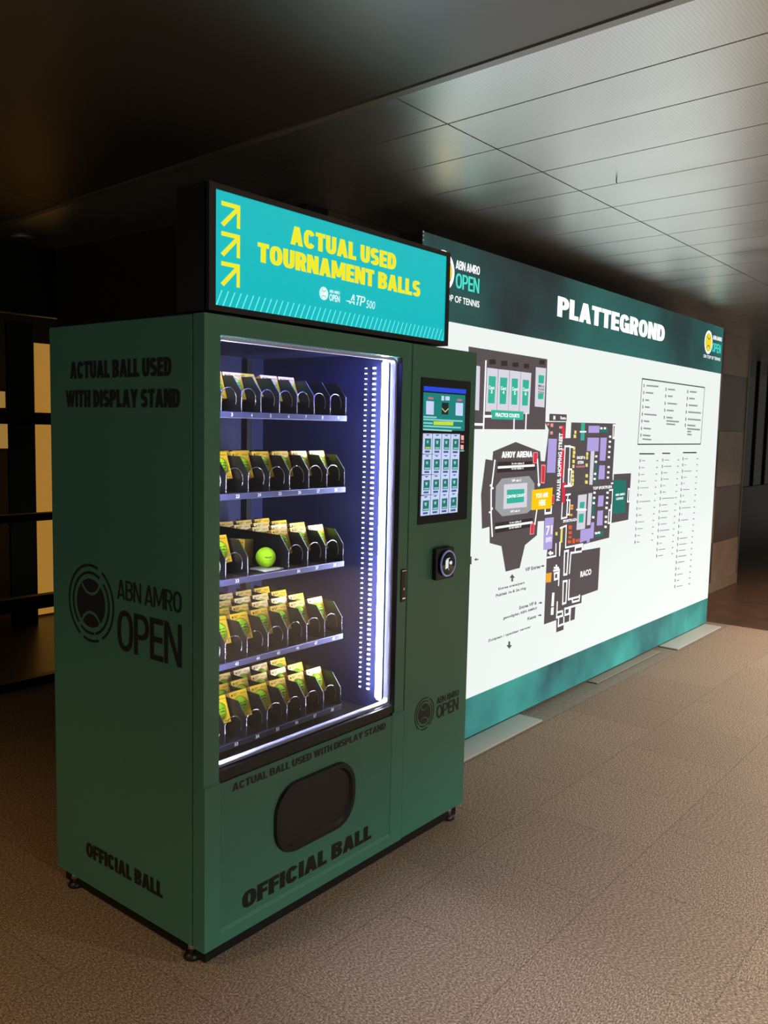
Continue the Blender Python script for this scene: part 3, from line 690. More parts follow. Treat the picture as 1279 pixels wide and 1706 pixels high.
('d',1,[(4.22,1.41),(4.281,1.41),(4.281,1.404),(4.22,1.405)]),
('d',1,[(4.491,1.408),(4.521,1.407),(4.523,1.4),(4.492,1.4)]),
('D',1,[(4.183,1.371),(4.195,1.371),(4.198,1.35),(4.186,1.351)]),
('d',1,[(4.218,1.362),(4.279,1.361),(4.28,1.356),(4.219,1.357)]),
('d',1,[(4.49,1.36),(4.52,1.359),(4.521,1.351),(4.491,1.352)]),
('D',1,[(4.18,1.324),(4.192,1.324),(4.195,1.303),(4.183,1.303)]),
('d',1,[(4.215,1.315),(4.277,1.314),(4.278,1.308),(4.216,1.31)]),
('d',1,[(4.488,1.312),(4.518,1.311),(4.519,1.303),(4.489,1.304)]),
('D',1,[(4.181,1.277),(4.194,1.277),(4.196,1.256),(4.184,1.257)]),
('d',1,[(4.216,1.268),(4.315,1.266),(4.316,1.261),(4.217,1.263)]),
('d',1,[(4.486,1.264),(4.516,1.263),(4.517,1.256),(4.487,1.257)]),
('D',1,[(4.178,1.231),(4.19,1.231),(4.193,1.21),(4.181,1.211)]),
('d',1,[(4.213,1.222),(4.369,1.218),(4.37,1.213),(4.214,1.217)]),
('d',1,[(4.484,1.218),(4.514,1.217),(4.515,1.209),(4.485,1.21)]),
('D',1,[(4.176,1.184),(4.189,1.183),(4.191,1.162),(4.179,1.163)]),
('d',1,[(4.212,1.174),(4.257,1.173),(4.257,1.167),(4.212,1.168)]),
('d',1,[(4.482,1.169),(4.513,1.168),(4.514,1.16),(4.483,1.162)]),
('D',1,[(4.175,1.136),(4.187,1.136),(4.19,1.115),(4.178,1.115)]),
('d',1,[(4.21,1.126),(4.415,1.121),(4.416,1.115),(4.211,1.121)]),
('d',1,[(4.481,1.121),(4.511,1.12),(4.512,1.112),(4.482,1.114)]),
('D',1,[(4.173,1.089),(4.185,1.089),(4.188,1.068),(4.176,1.069)]),
('d',1,[(4.208,1.079),(4.253,1.078),(4.254,1.072),(4.209,1.074)]),
('d',1,[(4.479,1.074),(4.509,1.072),(4.51,1.064),(4.48,1.066)]),
('D',1,[(4.174,1.043),(4.187,1.042),(4.189,1.021),(4.177,1.022)]),
('d',1,[(4.21,1.033),(4.267,1.031),(4.268,1.025),(4.21,1.027)]),
('d',1,[(4.477,1.027),(4.507,1.025),(4.508,1.017),(4.478,1.019)]),
('D',1,[(4.173,0.995),(4.185,0.995),(4.188,0.974),(4.175,0.975)]),
('d',1,[(4.208,0.985),(4.321,0.981),(4.322,0.976),(4.209,0.979)]),
('d',1,[(4.475,0.979),(4.505,0.977),(4.506,0.969),(4.476,0.971)]),
('D',1,[(4.171,0.949),(4.183,0.948),(4.186,0.927),(4.174,0.928)]),
('d',1,[(4.206,0.938),(4.303,0.934),(4.304,0.929),(4.207,0.932)]),
('d',1,[(4.473,0.931),(4.504,0.929),(4.505,0.921),(4.475,0.924)]),
('D',1,[(4.169,0.902),(4.182,0.901),(4.184,0.879),(4.172,0.88)]),
('d',1,[(4.204,0.891),(4.262,0.888),(4.263,0.883),(4.205,0.885)]),
('d',1,[(4.472,0.884),(4.502,0.881),(4.503,0.873),(4.473,0.876)]),
('D',1,[(4.167,0.856),(4.18,0.855),(4.183,0.833),(4.17,0.835)]),
('d',1,[(4.203,0.845),(4.252,0.843),(4.253,0.837),(4.203,0.839)]),
('d',1,[(4.47,0.837),(4.5,0.835),(4.501,0.827),(4.471,0.829)]),
('D',1,[(4.602,1.418),(4.616,1.417),(4.619,1.396),(4.605,1.396)]),
('d',1,[(4.641,1.409),(4.739,1.407),(4.739,1.402),(4.642,1.403)]),
('d',1,[(4.908,1.406),(4.941,1.406),(4.942,1.398),(4.909,1.398)]),
('D',1,[(4.6,1.371),(4.614,1.371),(4.617,1.349),(4.603,1.349)]),
('d',1,[(4.639,1.362),(4.79,1.36),(4.791,1.354),(4.64,1.356)]),
('d',1,[(4.906,1.359),(4.94,1.359),(4.941,1.351),(4.908,1.351)]),
('D',1,[(4.596,1.325),(4.61,1.325),(4.613,1.303),(4.599,1.304)]),
('d',1,[(4.635,1.316),(4.713,1.315),(4.714,1.309),(4.636,1.31)]),
('d',1,[(4.905,1.313),(4.938,1.312),(4.939,1.304),(4.906,1.305)]),
('D',1,[(4.598,1.279),(4.611,1.278),(4.615,1.256),(4.601,1.257)]),
('d',1,[(4.637,1.269),(4.75,1.267),(4.751,1.261),(4.638,1.263)]),
('d',1,[(4.903,1.265),(4.937,1.264),(4.938,1.256),(4.905,1.257)]),
('D',1,[(4.596,1.232),(4.61,1.231),(4.613,1.209),(4.599,1.21)]),
('d',1,[(4.635,1.222),(4.682,1.221),(4.683,1.215),(4.636,1.216)]),
('d',1,[(4.902,1.218),(4.935,1.216),(4.936,1.208),(4.903,1.21)]),
('D',1,[(4.594,1.185),(4.608,1.184),(4.611,1.162),(4.597,1.163)]),
('d',1,[(4.633,1.175),(4.699,1.173),(4.7,1.167),(4.634,1.169)]),
('d',1,[(4.9,1.17),(4.934,1.169),(4.935,1.161),(4.901,1.162)]),
('D',1,[(4.594,1.138),(4.607,1.137),(4.611,1.115),(4.597,1.116)]),
('d',1,[(4.633,1.128),(4.88,1.121),(4.881,1.115),(4.634,1.122)]),
('d',1,[(4.899,1.123),(4.932,1.121),(4.933,1.113),(4.9,1.115)]),
('D',1,[(4.594,1.091),(4.607,1.09),(4.61,1.068),(4.597,1.069)]),
('d',1,[(4.633,1.08),(4.743,1.077),(4.744,1.071),(4.634,1.074)]),
('d',1,[(4.897,1.075),(4.93,1.073),(4.932,1.065),(4.898,1.067)]),
('D',1,[(4.588,1.043),(4.602,1.043),(4.605,1.02),(4.591,1.021)]),
('d',1,[(4.627,1.033),(4.768,1.028),(4.768,1.022),(4.628,1.027)]),
('d',1,[(4.895,1.027),(4.929,1.025),(4.93,1.017),(4.897,1.019)]),
('D',1,[(4.588,0.997),(4.602,0.996),(4.605,0.974),(4.591,0.975)]),
('d',1,[(4.627,0.986),(4.751,0.982),(4.752,0.976),(4.628,0.98)]),
('d',1,[(4.894,0.98),(4.927,0.978),(4.929,0.969),(4.895,0.972)]),
('D',1,[(4.588,0.951),(4.601,0.95),(4.605,0.928),(4.591,0.929)]),
('d',1,[(4.627,0.939),(4.751,0.935),(4.752,0.929),(4.628,0.934)]),
('d',1,[(4.892,0.933),(4.926,0.93),(4.927,0.922),(4.894,0.925)]),
('D',1,[(4.586,0.904),(4.6,0.903),(4.603,0.88),(4.589,0.882)]),
('d',1,[(4.625,0.892),(4.815,0.885),(4.816,0.879),(4.626,0.886)]),
('d',1,[(4.891,0.885),(4.924,0.883),(4.925,0.874),(4.892,0.877)]),
('D',1,[(4.586,0.857),(4.599,0.856),(4.602,0.834),(4.589,0.835)]),
('d',1,[(4.625,0.846),(4.742,0.841),(4.743,0.835),(4.625,0.84)]),
('d',1,[(4.889,0.838),(4.923,0.835),(4.924,0.827),(4.891,0.83)]),
('D',1,[(4.587,0.81),(4.601,0.809),(4.604,0.786),(4.59,0.788)]),
('d',1,[(4.626,0.798),(4.683,0.795),(4.684,0.79),(4.627,0.792)]),
('d',1,[(4.888,0.79),(4.921,0.787),(4.922,0.779),(4.889,0.782)]),
('D',1,[(4.582,0.764),(4.595,0.763),(4.598,0.74),(4.585,0.742)]),
('d',1,[(4.621,0.752),(4.755,0.745),(4.756,0.739),(4.622,0.746)]),
('d',1,[(4.886,0.743),(4.92,0.74),(4.921,0.732),(4.887,0.735)]),
('D',1,[(4.581,0.719),(4.595,0.717),(4.598,0.695),(4.584,0.696)]),
('d',1,[(4.62,0.706),(4.714,0.702),(4.715,0.696),(4.621,0.7)]),
('d',1,[(4.885,0.697),(4.918,0.694),(4.919,0.686),(4.886,0.689)]),
('D',1,[(5.015,1.421),(5.031,1.421),(5.034,1.398),(5.019,1.398)]),
('d',1,[(5.059,1.412),(5.126,1.411),(5.127,1.405),(5.059,1.406)]),
('d',1,[(5.328,1.409),(5.364,1.409),(5.366,1.401),(5.329,1.401)]),
('D',1,[(5.015,1.374),(5.03,1.374),(5.034,1.351),(5.019,1.351)]),
('d',1,[(5.058,1.365),(5.095,1.364),(5.096,1.358),(5.059,1.359)]),
('d',1,[(5.326,1.362),(5.363,1.361),(5.365,1.353),(5.328,1.354)]),
('D',1,[(5.015,1.327),(5.03,1.327),(5.034,1.304),(5.018,1.304)]),
('d',1,[(5.058,1.317),(5.223,1.314),(5.224,1.308),(5.059,1.311)]),
('d',1,[(5.325,1.314),(5.362,1.313),(5.363,1.305),(5.326,1.306)]),
('D',1,[(5.013,1.28),(5.028,1.279),(5.032,1.256),(5.016,1.257)]),
('d',1,[(5.056,1.27),(5.12,1.268),(5.12,1.262),(5.057,1.264)]),
('d',1,[(5.324,1.266),(5.36,1.265),(5.362,1.256),(5.325,1.258)]),
('D',1,[(5.013,1.233),(5.028,1.232),(5.031,1.209),(5.016,1.21)]),
('d',1,[(5.056,1.222),(5.083,1.222),(5.084,1.216),(5.057,1.216)]),
('d',1,[(5.322,1.218),(5.359,1.217),(5.361,1.209),(5.324,1.21)]),
('D',1,[(5.009,1.186),(5.024,1.185),(5.027,1.162),(5.012,1.163)]),
('d',1,[(5.052,1.175),(5.199,1.171),(5.2,1.165),(5.053,1.169)]),
('d',1,[(5.321,1.171),(5.358,1.169),(5.359,1.161),(5.322,1.162)]),
('D',1,[(5.01,1.139),(5.025,1.138),(5.029,1.115),(5.014,1.116)]),
('d',1,[(5.053,1.128),(5.094,1.127),(5.095,1.121),(5.054,1.122)]),
('d',1,[(5.32,1.123),(5.357,1.122),(5.358,1.113),(5.321,1.115)]),
('D',1,[(5.008,1.093),(5.023,1.092),(5.027,1.069),(5.012,1.07)]),
('d',1,[(5.051,1.082),(5.13,1.079),(5.131,1.073),(5.052,1.076)]),
('d',1,[(5.318,1.076),(5.355,1.074),(5.357,1.066),(5.32,1.068)]),
('D',1,[(5.004,1.045),(5.019,1.044),(5.023,1.021),(5.008,1.022)]),
('d',1,[(5.047,1.034),(5.246,1.027),(5.247,1.021),(5.048,1.028)]),
('d',1,[(5.317,1.028),(5.354,1.026),(5.355,1.017),(5.319,1.019)]),
('D',1,[(5.006,0.998),(5.021,0.997),(5.024,0.974),(5.009,0.975)]),
('d',1,[(5.049,0.987),(5.074,0.986),(5.075,0.98),(5.05,0.981)]),
('d',1,[(5.316,0.98),(5.353,0.978),(5.354,0.97),(5.317,0.972)]),
('D',1,[(5.003,0.951),(5.019,0.95),(5.022,0.927),(5.007,0.928)]),
('d',1,[(5.047,0.939),(5.212,0.933),(5.213,0.927),(5.048,0.933)]),
('d',1,[(5.314,0.932),(5.351,0.93),(5.353,0.921),(5.316,0.924)]),
('D',1,[(5.003,0.904),(5.018,0.903),(5.022,0.88),(5.007,0.881)]),
('d',1,[(5.046,0.892),(5.069,0.891),(5.07,0.885),(5.047,0.886)]),
('d',1,[(5.313,0.885),(5.35,0.882),(5.351,0.874),(5.315,0.877)]),
('D',1,[(5.003,0.857),(5.018,0.856),(5.022,0.832),(5.006,0.833)]),
('d',1,[(5.046,0.844),(5.09,0.843),(5.091,0.836),(5.047,0.838)]),
('d',1,[(5.312,0.837),(5.349,0.834),(5.35,0.825),(5.313,0.828)]),
('D',1,[(5.001,0.81),(5.016,0.809),(5.019,0.785),(5.004,0.787)]),
('d',1,[(5.044,0.798),(5.215,0.79),(5.216,0.784),(5.045,0.791)]),
('d',1,[(5.311,0.789),(5.347,0.786),(5.349,0.778),(5.312,0.781)]),
('D',1,[(4.998,0.765),(5.013,0.763),(5.017,0.74),(5.002,0.741)]),
('d',1,[(5.041,0.752),(5.207,0.744),(5.208,0.738),(5.042,0.746)]),
('d',1,[(5.309,0.743),(5.346,0.74),(5.348,0.731),(5.311,0.735)]),
('D',1,[(4.996,0.717),(5.011,0.716),(5.015,0.692),(5.0,0.694)]),
('d',1,[(5.039,0.704),(5.185,0.697),(5.186,0.691),(5.04,0.698)]),
('d',1,[(5.308,0.695),(5.345,0.692),(5.346,0.683),(5.309,0.687)]),
('D',1,[(4.994,0.672),(5.009,0.67),(5.012,0.647),(4.997,0.648)]),
('d',1,[(5.037,0.659),(5.218,0.649),(5.219,0.643),(5.038,0.652)]),
('d',1,[(5.307,0.649),(5.344,0.645),(5.345,0.637),(5.308,0.64)]),
('D',1,[(4.993,0.626),(5.008,0.625),(5.012,0.601),(4.997,0.603)]),
('d',1,[(5.036,0.613),(5.18,0.605),(5.181,0.599),(5.037,0.606)]),
('d',1,[(5.305,0.603),(5.342,0.599),(5.344,0.59),(5.307,0.594)]),
('D',1,[(4.991,0.578),(5.006,0.576),(5.01,0.552),(4.994,0.554)]),
('d',1,[(5.034,0.564),(5.086,0.561),(5.087,0.555),(5.035,0.558)]),
('d',1,[(5.304,0.554),(5.341,0.55),(5.342,0.541),(5.305,0.545)]),
('D',1,[(4.99,0.531),(5.006,0.53),(5.009,0.506),(4.994,0.508)]),
('d',1,[(5.034,0.517),(5.155,0.51),(5.156,0.504),(5.035,0.511)]),
('d',1,[(5.303,0.507),(5.34,0.502),(5.341,0.494),(5.304,0.498)]),
('D',1,[(4.988,0.486),(5.003,0.484),(5.007,0.46),(4.992,0.462)]),
('d',1,[(5.031,0.471),(5.091,0.468),(5.092,0.462),(5.032,0.465)]),
('d',1,[(5.301,0.46),(5.338,0.456),(5.34,0.447),(5.303,0.452)]),
('D',1,[(4.989,0.439),(5.005,0.437),(5.008,0.413),(4.993,0.415)]),
('d',1,[(5.033,0.424),(5.162,0.416),(5.163,0.41),(5.034,0.418)]),
('d',1,[(5.3,0.413),(5.337,0.408),(5.339,0.399),(5.301,0.404)]),
]
TXT=[
('AHOY ARENA', 'W', 5, 2.349, 2.673, 1.453, 1.486, 0.07, 0),
('2e ring vakken B', 'W', 5, 2.454, 2.586, 1.413, 1.427, 0.02, 0),
('1e ring vakken C', 'W', 5, 2.456, 2.583, 1.386, 1.4, 0.02, 0),
('1e ring vakken A', 'W', 5, 2.454, 2.579, 1.097, 1.111, 0.02, 0),
('2e ring vakken D', 'W', 5, 2.451, 2.581, 1.068, 1.084, 0.02, 0),
('VIP vak C', 'W', 5, 2.46, 2.564, 1.324, 1.337, 0.02, 0),
('VIP vak A', 'W', 5, 2.458, 2.56, 1.159, 1.171, 0.02, 0),
('CENTRE COURT', 'W', 5, 2.415, 2.608, 1.239, 1.255, 0.03, 0),
('YOU ARE', 'W', 6, 2.729, 2.873, 1.223, 1.25, 0.03, 0),
('HERE', 'W', 6, 2.77, 2.847, 1.178, 1.21, 0.03, 0),
('Court', 'W', 5, 2.202, 2.254, 1.801, 1.82, 0.02, 0),
('3', 'W', 5, 2.22, 2.236, 1.781, 1.798, 0.02, 0),
('Court', 'W', 5, 2.316, 2.371, 1.803, 1.822, 0.02, 0),
('4', 'W', 5, 2.336, 2.352, 1.783, 1.8, 0.02, 0),
('Court', 'W', 5, 2.431, 2.489, 1.805, 1.824, 0.02, 0),
('5', 'W', 5, 2.452, 2.468, 1.784, 1.802, 0.02, 0),
('Court', 'W', 5, 2.544, 2.604, 1.807, 1.827, 0.02, 0),
('6', 'W', 5, 2.566, 2.583, 1.786, 1.804, 0.02, 0),
('Mini', 'D', 5, 2.71, 2.776, 1.837, 1.851, 0.02, 0),
('Padel', 'D', 5, 2.712, 2.777, 1.82, 1.834, 0.02, 0),
('Pickle', 'D', 5, 2.713, 2.779, 1.803, 1.817, 0.02, 0),
('PRACTICE COURTS', 'W', 5, 2.274, 2.517, 1.665, 1.685, 0.03, 0),
('Resto', 'W', 5, 2.988, 3.057, 1.666, 1.684, 0.02, 0),
('M', 'W', 5, 2.902, 2.924, 1.662, 1.686, 0.02, 0),
('SNOEP &', 'W', 5, 3.22, 3.332, 1.433, 1.451, 0.03, 0),
('ETEN', 'W', 5, 3.235, 3.312, 1.404, 1.422, 0.03, 0),
('FOODPLAZA', 'P', 5, 3.216, 3.333, 1.382, 1.394, 0.02, 0),
('TOP SPORTPLEIN', 'W', 5, 3.462, 3.742, 1.238, 1.257, 0.03, 0),
('ABN AMRO', 'W', 5, 3.804, 3.956, 1.183, 1.198, 0.03, 0),
('LOUNGE', 'W', 5, 3.82, 3.933, 1.156, 1.172, 0.03, 0),
('SPORTPLAZA', 'W', 5, 3.076, 3.255, 1.06, 1.077, 0.03, 0),
('71', 'W', 5, 2.869, 2.942, 1.003, 1.056, 0.01, 0),
('EXPO', 'W', 5, 2.872, 2.94, 0.961, 0.989, 0.01, 0),
('RACO', 'W', 5, 3.339, 3.491, 0.701, 0.739, 0.035, 0),
('VIP Entree', 'D', 1, 2.648, 2.82, 0.818, 0.839, 0.03, 0),
('Entree arena/pers', 'D', 1, 2.367, 2.646, 0.747, 0.765, 0.03, 0),
('Publiek 1e & 2e ring', 'D', 1, 2.345, 2.664, 0.713, 0.733, 0.03, 0),
('Entree VIP &', 'D', 1, 2.599, 2.796, 0.612, 0.631, 0.03, 0),
('genodigden ABN AMRO', 'D', 1, 2.429, 2.801, 0.579, 0.598, 0.03, 0),
('Kassa', 'D', 1, 2.696, 2.795, 0.535, 0.553, 0.03, 0),
('Zuidplein / openbaar vervoer', 'D', 1, 2.279, 2.737, 0.482, 0.5, 0.03, 0),
('PARALLEL SHOPPING STREET', 'W', 5, 2.979, 3.024, 1.195, 1.588, 0.03, 90),
('PLATTEGROND', 'W', 2, 2.901, 4.518, 2.241, 2.353, 0.082, 0),
('ABN AMRO', 'W', 2, 1.877, 2.085, 2.346, 2.386, 0.055, 0),
('OPEN', 'A', 2, 1.88, 2.085, 2.258, 2.328, 0.055, 0),
('ON TOP OF TENNIS', 'W', 2, 1.698, 2.091, 2.191, 2.222, 0.01, 0),
('ABN AMRO', 'W', 2, 5.546, 5.763, 2.355, 2.387, 0.055, 0),
('OPEN', 'A', 2, 5.542, 5.754, 2.257, 2.328, 0.055, 0),
('ON TOP OF TENNIS', 'W', 2, 5.349, 5.756, 2.197, 2.222, 0.01, 0),
]
SCR=[
('B',1,[(1.0154,1.7518),(1.2971,1.7522),(1.2958,1.7353),(1.0162,1.7344)]),
('G',1,[(1.0145,1.7293),(1.2917,1.7298),(1.294,1.5913),(1.0158,1.5913)]),
('W',2,[(1.0323,1.6985),(1.0814,1.6981),(1.0817,1.6489),(1.0335,1.6494)]),
('W',2,[(1.2264,1.6986),(1.2771,1.6986),(1.2776,1.6495),(1.2269,1.6501)]),
('r',2,[(1.0442,1.7137),(1.0767,1.7127),(1.0771,1.7053),(1.0446,1.7058)]),
('r',2,[(1.2352,1.7138),(1.2676,1.7132),(1.268,1.7055),(1.2356,1.7061)]),
('W',2,[(1.1551,1.7205),(1.1842,1.7206),(1.1839,1.7053),(1.1549,1.7054)]),
('W',2,[(1.1295,1.7212),(1.1469,1.7208),(1.1468,1.7034),(1.1294,1.7039)]),
('K',2,[(1.1338,1.6965),(1.1782,1.6958),(1.1773,1.6512),(1.1329,1.6524)]),
('C',3,[(1.1338,1.6768),(1.1559,1.6641),(1.177,1.677),(1.1773,1.6723),(1.1562,1.6589),(1.134,1.6722)]),
('w',2,[(1.0174,1.6427),(1.1021,1.6423),(1.1023,1.6365),(1.0176,1.6371)]),
('w',2,[(1.0178,1.6337),(1.2775,1.6317),(1.2778,1.6257),(1.018,1.6281)]),
('w',2,[(1.0184,1.6207),(1.0771,1.6201),(1.0774,1.6143),(1.0186,1.6151)]),
('w',2,[(1.0189,1.6094),(1.267,1.606),(1.2673,1.6),(1.0191,1.6038)]),
('w',2,[(1.0175,1.597),(1.2044,1.5938),(1.2047,1.5879),(1.0177,1.5913)]),
('Y',2,[(1.0829,1.6248),(1.2144,1.6255),(1.212,1.6112),(1.0825,1.6116)]),
('W',2,[(1.0183,1.5794),(1.0771,1.5792),(1.0767,1.5031),(1.0178,1.5044)]),
('N',3,[(1.0338,1.5759),(1.0612,1.5758),(1.0474,1.5702)]),
('g',3,[(1.0298,1.5612),(1.069,1.5608),(1.0688,1.5206),(1.0295,1.5213)]),
('Y',4,[(1.0335,1.5292),(1.0649,1.5287),(1.0649,1.5235),(1.0335,1.5241)]),
('w',4,[(1.0414,1.5531),(1.0532,1.553),(1.0512,1.5438),(1.0424,1.5439)]),
('N',3,[(1.0315,1.5167),(1.0629,1.5161),(1.0628,1.5086),(1.0314,1.5092)]),
('W',2,[(1.0801,1.5792),(1.1376,1.579),(1.1374,1.5018),(1.0797,1.503)]),
('N',3,[(1.0945,1.5757),(1.1228,1.5755),(1.1086,1.5698)]),
('g',3,[(1.092,1.5607),(1.1294,1.5604),(1.1292,1.5195),(1.0918,1.5202)]),
('w',4,[(1.0958,1.5282),(1.1252,1.5277),(1.1252,1.5225),(1.0958,1.523)]),
('w',4,[(1.0995,1.5525),(1.1176,1.5523),(1.1125,1.5396),(1.1034,1.5414)]),
('N',3,[(1.0923,1.5155),(1.1246,1.5149),(1.1246,1.5073),(1.0922,1.508)]),
('W',2,[(1.1407,1.579),(1.1978,1.5788),(1.1977,1.5005),(1.1404,1.5017)]),
('N',3,[(1.1546,1.5754),(1.1836,1.5753),(1.169,1.5695)]),
('g',3,[(1.153,1.5602),(1.1894,1.5599),(1.1893,1.5184),(1.1529,1.5191)]),
('w',4,[(1.157,1.5272),(1.1851,1.5268),(1.1851,1.5215),(1.157,1.522)]),
('w',4,[(1.1607,1.5519),(1.1773,1.5517),(1.1731,1.54),(1.1638,1.5413)]),
('N',3,[(1.1523,1.5144),(1.1856,1.5138),(1.1856,1.5061),(1.1523,1.5067)]),
('W',2,[(1.201,1.5787),(1.2619,1.5785),(1.262,1.4991),(1.2009,1.5004)]),
('N',3,[(1.2163,1.5751),(1.2463,1.575),(1.2312,1.5691)]),
('g',3,[(1.2137,1.5597),(1.2533,1.5594),(1.2533,1.5173),(1.2136,1.518)]),
('w',4,[(1.2179,1.5263),(1.249,1.5258),(1.249,1.5204),(1.2179,1.5209)]),
('w',4,[(1.2238,1.5513),(1.2387,1.5511),(1.2355,1.5404),(1.2259,1.5411)]),
('N',3,[(1.2141,1.5132),(1.2484,1.5126),(1.2484,1.5048),(1.2141,1.5055)]),
('W',2,[(1.0178,1.5021),(1.0767,1.5018),(1.0764,1.4272),(1.0174,1.4285)]),
('N',3,[(1.0334,1.4986),(1.0608,1.4985),(1.047,1.4928)]),
('g',3,[(1.0294,1.4838),(1.0687,1.4834),(1.0685,1.4447),(1.0291,1.4454)]),
('w',4,[(1.0331,1.4534),(1.0646,1.4529),(1.0645,1.4477),(1.0331,1.4482)]),
('w',4,[(1.0401,1.4757),(1.0538,1.4755),(1.0508,1.4652),(1.042,1.4659)]),
('N',3,[(1.0311,1.4408),(1.0625,1.4402),(1.0625,1.4327),(1.031,1.4334)]),
('W',2,[(1.0797,1.5018),(1.1373,1.5015),(1.1371,1.4258),(1.0794,1.4271)]),
('N',3,[(1.0942,1.4983),(1.1225,1.4981),(1.1083,1.4924)]),
('g',3,[(1.0916,1.4832),(1.1291,1.4829),(1.129,1.4436),(1.0915,1.4443)]),
('w',4,[(1.0955,1.4524),(1.1249,1.4519),(1.1249,1.4466),(1.0955,1.4471)]),
('w',4,[(1.1022,1.475),(1.1143,1.4748),(1.1122,1.4655),(1.1031,1.4656)]),
('N',3,[(1.092,1.4396),(1.1244,1.439),(1.1243,1.4314),(1.0919,1.4321)]),
('W',2,[(1.1404,1.5015),(1.1976,1.5013),(1.1975,1.4244),(1.1402,1.4257)]),
('N',3,[(1.1543,1.4979),(1.1834,1.4978),(1.1688,1.4919)]),
('g',3,[(1.1527,1.4826),(1.1892,1.4823),(1.1891,1.4425),(1.1526,1.4431)]),
('w',4,[(1.1568,1.4513),(1.1849,1.4509),(1.1849,1.4455),(1.1568,1.446)]),
('w',4,[(1.1594,1.4743),(1.1782,1.4741),(1.1729,1.4611),(1.1635,1.463)]),
('N',3,[(1.1521,1.4384),(1.1854,1.4378),(1.1854,1.43),(1.1521,1.4308)]),
('W',2,[(1.2008,1.5012),(1.2618,1.5009),(1.2619,1.4229),(1.2007,1.4243)]),
('N',3,[(1.2162,1.4976),(1.2461,1.4974),(1.2311,1.4915)]),
('g',3,[(1.2135,1.4821),(1.2532,1.4817),(1.2532,1.4413),(1.2135,1.442)]),
('w',4,[(1.2177,1.4503),(1.2489,1.4498),(1.2489,1.4444),(1.2177,1.4449)]),
('w',4,[(1.2225,1.4736),(1.2397,1.4734),(1.2354,1.4614),(1.2257,1.4628)]),
('N',3,[(1.214,1.4372),(1.2483,1.4365),(1.2483,1.4287),(1.214,1.4294)]),
('W',2,[(1.0174,1.4251),(1.0763,1.4254),(1.076,1.3516),(1.0169,1.3523)]),
('N',3,[(1.0329,1.4217),(1.0604,1.4219),(1.0466,1.416)]),
('g',3,[(1.0289,1.4068),(1.0683,1.4068),(1.0681,1.3691),(1.0287,1.3694)]),
('w',4,[(1.0327,1.3775),(1.0642,1.3773),(1.0641,1.3721),(1.0326,1.3723)]),
('w',4,[(1.0387,1.3987),(1.0544,1.3987),(1.0504,1.3872),(1.0415,1.3884)]),
('N',3,[(1.0306,1.3648),(1.0621,1.3645),(1.0621,1.357),(1.0306,1.3573)]),
('W',2,[(1.0793,1.4254),(1.137,1.4258),(1.1367,1.3509),(1.079,1.3516)]),
('N',3,[(1.0938,1.422),(1.1221,1.4222),(1.1079,1.4163)]),
('g',3,[(1.0912,1.4069),(1.1287,1.4069),(1.1286,1.3687),(1.0911,1.3689)]),
('w',4,[(1.0951,1.3771),(1.1245,1.3769),(1.1245,1.3716),(1.0951,1.3718)]),
('w',4,[(1.1008,1.3987),(1.1149,1.3987),(1.1119,1.3881),(1.1027,1.3888)]),
('N',3,[(1.0916,1.3643),(1.124,1.364),(1.124,1.3563),(1.0915,1.3567)]),
('W',2,[(1.1401,1.4258),(1.1973,1.4261),(1.1972,1.3502),(1.1398,1.3508)]),
('N',3,[(1.154,1.4223),(1.1831,1.4225),(1.1685,1.4165)]),
('g',3,[(1.1524,1.407),(1.1888,1.407),(1.1888,1.3682),(1.1523,1.3685)]),
('w',4,[(1.1564,1.3768),(1.1846,1.3766),(1.1846,1.3712),(1.1564,1.3714)]),
('w',4,[(1.1622,1.3987),(1.1747,1.3987),(1.1726,1.3892),(1.1632,1.3892)]),
('N',3,[(1.1517,1.3637),(1.1851,1.3634),(1.1851,1.3557),(1.1517,1.356)]),
('W',2,[(1.2005,1.4262),(1.2615,1.4265),(1.2616,1.3494),(1.2004,1.3501)]),
('N',3,[(1.2158,1.4227),(1.2458,1.4228),(1.2308,1.4167)]),
('g',3,[(1.2132,1.407),(1.2529,1.4071),(1.2529,1.3677),(1.2131,1.368)]),
('w',4,[(1.2174,1.3764),(1.2485,1.3762),(1.2486,1.3708),(1.2174,1.371)]),
('w',4,[(1.2212,1.3986),(1.2405,1.3986),(1.2351,1.3854),(1.2254,1.3872)]),
('N',3,[(1.2137,1.3632),(1.248,1.3629),(1.248,1.355),(1.2137,1.3554)]),
('W',2,[(1.0159,1.3489),(1.0749,1.3499),(1.0745,1.274),(1.0154,1.2741)]),
('N',3,[(1.0314,1.3457),(1.059,1.3461),(1.0451,1.3401)]),
('g',3,[(1.0275,1.3306),(1.0668,1.3311),(1.0666,1.2915),(1.0272,1.2914)]),
('w',4,[(1.0312,1.2995),(1.0627,1.2997),(1.0626,1.2944),(1.0311,1.2943)]),
('w',4,[(1.0362,1.3227),(1.0539,1.3229),(1.0489,1.31),(1.0401,1.3117)]),
('N',3,[(1.0291,1.2868),(1.0606,1.2868),(1.0606,1.2793),(1.0291,1.2793)]),
('W',2,[(1.0779,1.3499),(1.1355,1.3509),(1.1353,1.2739),(1.0775,1.274)]),
('N',3,[(1.0924,1.3467),(1.1207,1.3471),(1.1065,1.341)]),
('g',3,[(1.0898,1.3314),(1.1273,1.3319),(1.1271,1.2917),(1.0896,1.2916)]),
('w',4,[(1.0937,1.2998),(1.1231,1.3),(1.1231,1.2946),(1.0936,1.2945)]),
('w',4,[(1.0983,1.3233),(1.1145,1.3235),(1.1104,1.3117),(1.1013,1.3128)]),
('N',3,[(1.0901,1.2869),(1.1225,1.287),(1.1225,1.2793),(1.0901,1.2793)]),
('W',2,[(1.1386,1.351),(1.1958,1.352),(1.1957,1.2739),(1.1384,1.2739)]),
